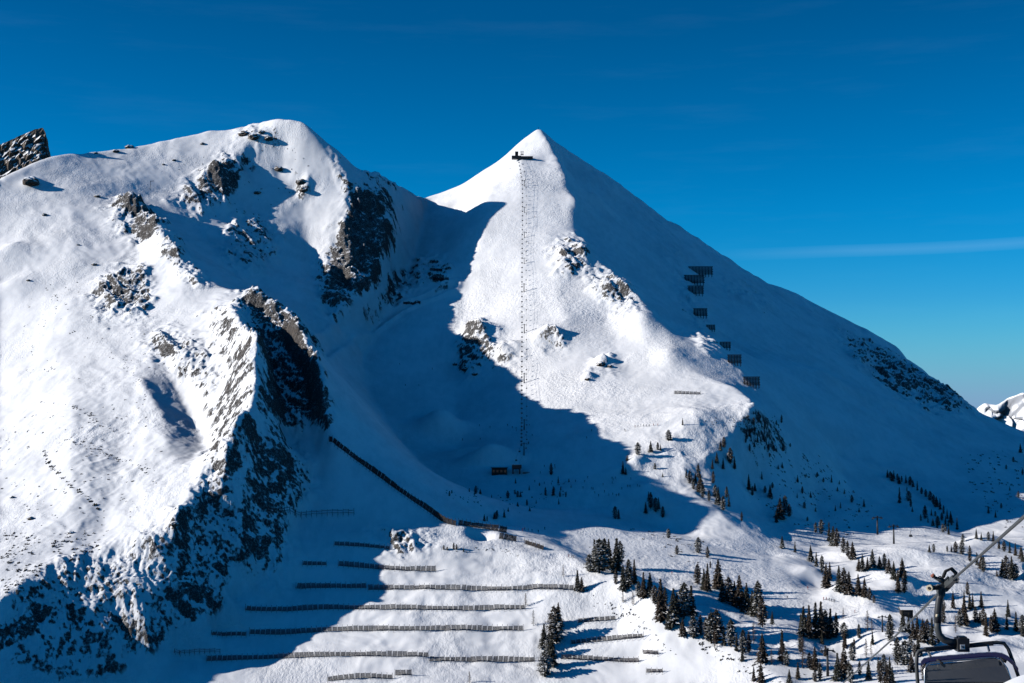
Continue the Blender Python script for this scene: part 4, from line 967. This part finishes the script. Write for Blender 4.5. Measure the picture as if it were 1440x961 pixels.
# ------------------------------------------------------------------ the near chair on its rope
G = Vector(pt(1330, 824, 30.0))
def lp(px, py, dy=0.0): return Vector(pt(px, py, 30.0+dy))-G
M_BLUE = simple('dark_blue_canopy', (.008,.012,.14), .3, var=.15, coat=.5)
M_CREAM = simple('cream_roller', (.55,.48,.36), .6)
M_GREYP = simple('grey_hanger_paint', (.05,.056,.06), .5, var=.3, scale=6)
M_WHITE = simple('white_plate', (.75,.76,.78), .5, var=.05)
M_CHROME = simple('worn_chrome', (.45,.46,.47), .25, metal=.9, var=.15, scale=5)
M_RUBBER = simple('black_rubber', (.015,.015,.017), .7)
M_SEAT = simple('black_seat_pad', (.02,.02,.022), .8, snow=(.75,.95,.6))
M_RUST = simple('red_brown_cap', (.25,.09,.06), .7)
mg, nt, b = newmat('tinted_bubble'); b.inputs['Base Color'].default_value = rgb(.010,.014,.018); b.inputs['Roughness'].default_value = .04; b.inputs['Alpha'].default_value = .93; b.inputs['Coat Weight'].default_value = .4
chair = empty('chairlift_chair', G); tag(chair, 'empty bubble chair with dark blue canopy rim hanging close by on a steel rope', 'lift chair')
m = MB(); m.tube([lp(1326,828), lp(1321,843), lp(1319,860), lp(1318.5,876)], .075, 10); m.build('upper_hanger', M_DARK, chair)
m = MB(); m.tube([lp(1318.5,872), lp(1318.5,884), lp(1321,893), lp(1327,899.5), lp(1336,903), lp(1348,904)], .072, 12); ha = m.build('hanger_arm', M_GREYP, chair)
m = MB(); m.tube([lp(1318,864,-.08), lp(1317.5,868,-.08)], .03, 8); m.build('bolt', M_CREAM, ha)
g = MB(); d = (lp(1346,811,-.6)-lp(1318,836,.4)).normalized()
a0, a1 = lp(1320,833,.4), lp(1343,813,-.5)
g.bar(a0, a1, .10, .12); g.bar(lp(1324,822), lp(1323,838), .13, .14); g.bar(lp(1326,828), lp(1338,815), .07, .2); gp = g.build('grip', M_GREYP, chair)
m = MB()
for k in range(2):      # the two clamp levers curl over the rope
    c = lp(1336+1.5*k, 812-1*k, -.3+.2*k); m.tube([c+Vector((-.16,0,-.02)), c+Vector((-.10,0,.12)), c+Vector((.02,0,.17)), c+Vector((.11,0,.08)), c+Vector((.10,0,-.06))], .03, 8)
m.build('clamp_lever', M_RUBBER, gp)
m = MB(); m.tube([lp(1330,820), lp(1322,816), lp(1314,812)], [.05,.045,.03], 8); m.tube([lp(1328,816), lp(1322,811), lp(1316,813), lp(1322,819)], .02, 6); m.build('spring_arm', M_GREYP, gp)
m = MB(); m.tube([lp(1313.5,811.5), lp(1310.5,808.5)], .045, 10); m.build('end_cap', M_RUST, gp)
m = MB(); m.tube([lp(1324,826), lp(1312,827,-.1)], .05, 8); m.build('roller_axle', M_RUBBER, gp)
ax = Vector((-.55,-.83,0)); c = lp(1308,827,-.12)
m = MB(); m.tube([c-ax*.06, c+ax*.06], .068, 18); rl = m.build('roller', M_CREAM, gp)
m = MB(); m.tube([c+ax*.05, c+ax*.072], .032, 14); m.build('roller_hub', M_RUBBER, rl)
m = MB(); m.box(lp(1352.5,906.5), (.24,.28,.27)); m.box(lp(1352.5,906.5)+Vector((0,0,.15)), (.16,.2,.04)); bx_ = m.build('suspension_box', M_DARK, chair)
m = MB(); m.box(lp(1353.6,910,-.155), (.095,.012,.095)); pl = m.build('number_plate', M_WHITE, bx_)
m = MB(); q = lp(1353.6,910,-.164)
for dx, dz, w, h in ((-.018,.014,.024,.008),(-.010,0,.008,.036),(.014,.014,.026,.008),(.005,0,.008,.036),(.014,-.014,.026,.008),(.023,-.007,.008,.022),(.014,0,.022,.007)): m.box(q+Vector((dx,0,dz)), (w,.006,h))
m.build('plate_digits', M_RUBBER, pl)
m = MB(); m.tube([lp(1346,909), lp(1320,912), lp(1300,914), lp(1292,916), lp(1289.5,920), lp(1289,935), lp(1291,970), lp(1292,1010)], .038, 10)
m.tube([lp(1360,908), lp(1385,905), lp(1402,903.5), lp(1412,905), lp(1418,913), lp(1427,937), lp(1437,965), lp(1444,1010)], .038, 10); m.build('top_frame', M_GREYP, chair)
m = MB(); m.bar(lp(1301,914), lp(1345,909.5,.02), .10, .09); m.bar(lp(1361,908.5,.02), lp(1396,905), .09, .08); m.build('cross_beam', M_DARK, chair)
rim = [(1294.5,940),(1295,931),(1299,926.5),(1308,924.5),(1330,922.5),(1355,920.5),(1380,918.5),(1400,917.5),(1409,919),(1417,923),(1424,929),(1432,940)]
fr_, bk = [lp(x, y, -.55) for x, y in rim], [lp(x, y-1.0, .35) for x, y in rim]
m = MB()
for i in range(len(rim)-1):
    dn = Vector((0,0,-.10)); a, b_, c_, d_ = fr_[i], fr_[i+1], bk[i+1], bk[i]
    m.face((a, b_, c_, d_)); m.face((a+dn, d_+dn, c_+dn, b_+dn)); m.face((a, a+dn, b_+dn, b_)); m.face((d_, c_, c_+dn, d_+dn))
m.build('canopy', M_BLUE, chair)
m = MB(); m.tube([lp(1301.5,1000,-.7), lp(1300.5,965,-.68), lp(1300.5,943,-.64), lp(1303,936,-.62), lp(1309,932.5,-.6), lp(1330,930,-.6), lp(1355,928,-.6), lp(1380,926,-.6), lp(1398,925,-.6), lp(1407,928,-.6), lp(1416,940,-.64), lp(1424,963,-.68), lp(1428,1000,-.7)], .022, 8); m.build('bubble_rim', M_CHROME, chair)
m = MB()
prof = [(1303,936,1400,925,-.61),(1301,945,1413,937,-.78),(1301,962,1422,958,-.86),(1302,990,1427,988,-.86),(1304,1012,1428,1010,-.78)]
for r0, r1 in zip(prof[:-1], prof[1:]):
    n = 12
    for k in range(n):
        def P(r, t): return lp(r[0]+(r[2]-r[0])*t, r[1]+(r[3]-r[1])*t, r[4]-.12*math.sin(math.pi*t))
        m.face((P(r1,k/n), P(r1,(k+1)/n), P(r0,(k+1)/n), P(r0,k/n)), 0, True)
m.build('bubble', mg, chair)
for p, q_ in (((1388,905,0),(1391,916,-.1)),((1304,914,0),(1309,925,-.2))): m = MB(); m.bar(lp(*p), lp(*q_), .04); m.build('strut', M_CHROME, chair)
for pts_ in ([(1313,925,-.45),(1322,931,-.6),(1329,938,-.65)], [(1404,922,-.4),(1409,928,-.6),(1415,931,-.65)], [(1406,924,-.4),(1407,935,-.6)]): m = MB(); m.tube([lp(*p) for p in pts_], .03, 8); m.build('hinge_arm', M_RUBBER, chair)
m = MB(); m.box(lp(1364,985,.2), (1.75,.12,.75), Matrix.Rotation(-.15, 3, 'X')); m.build('backrest', M_SEAT, chair)
m = MB(); m.box(lp(1364,1012,-.15), (1.8,.62,.12)); m.build('seat', M_SEAT, chair)
m = MB(); m.tube([lp(1310,1060,-.7), lp(1420,1060,-.7)], .03, 8); m.bar(lp(1312,1012,-.4), lp(1312,1060,-.7), .04); m.bar(lp(1418,1012,-.4), lp(1418,1060,-.7), .04); m.build('footrest', M_CHROME, chair)
r_ = [pt(1560,604,12.5), pt(1475,695,17), pt(1440,727,20.5), pt(1345,811,29.2), pt(1318,836,31.2), pt(1285,869,35.5), pt(1252,902,42), pt(1215,935,51), pt(1180,966,64), pt(1120,1015,110), pt(1060,1060,200)]
m = MB(); m.tube([Vector(p) for p in r_], .026, 8); tag(m.build('steel_rope', M_GREYP), 'thick grey steel rope slanting past the near chair', 'rope')
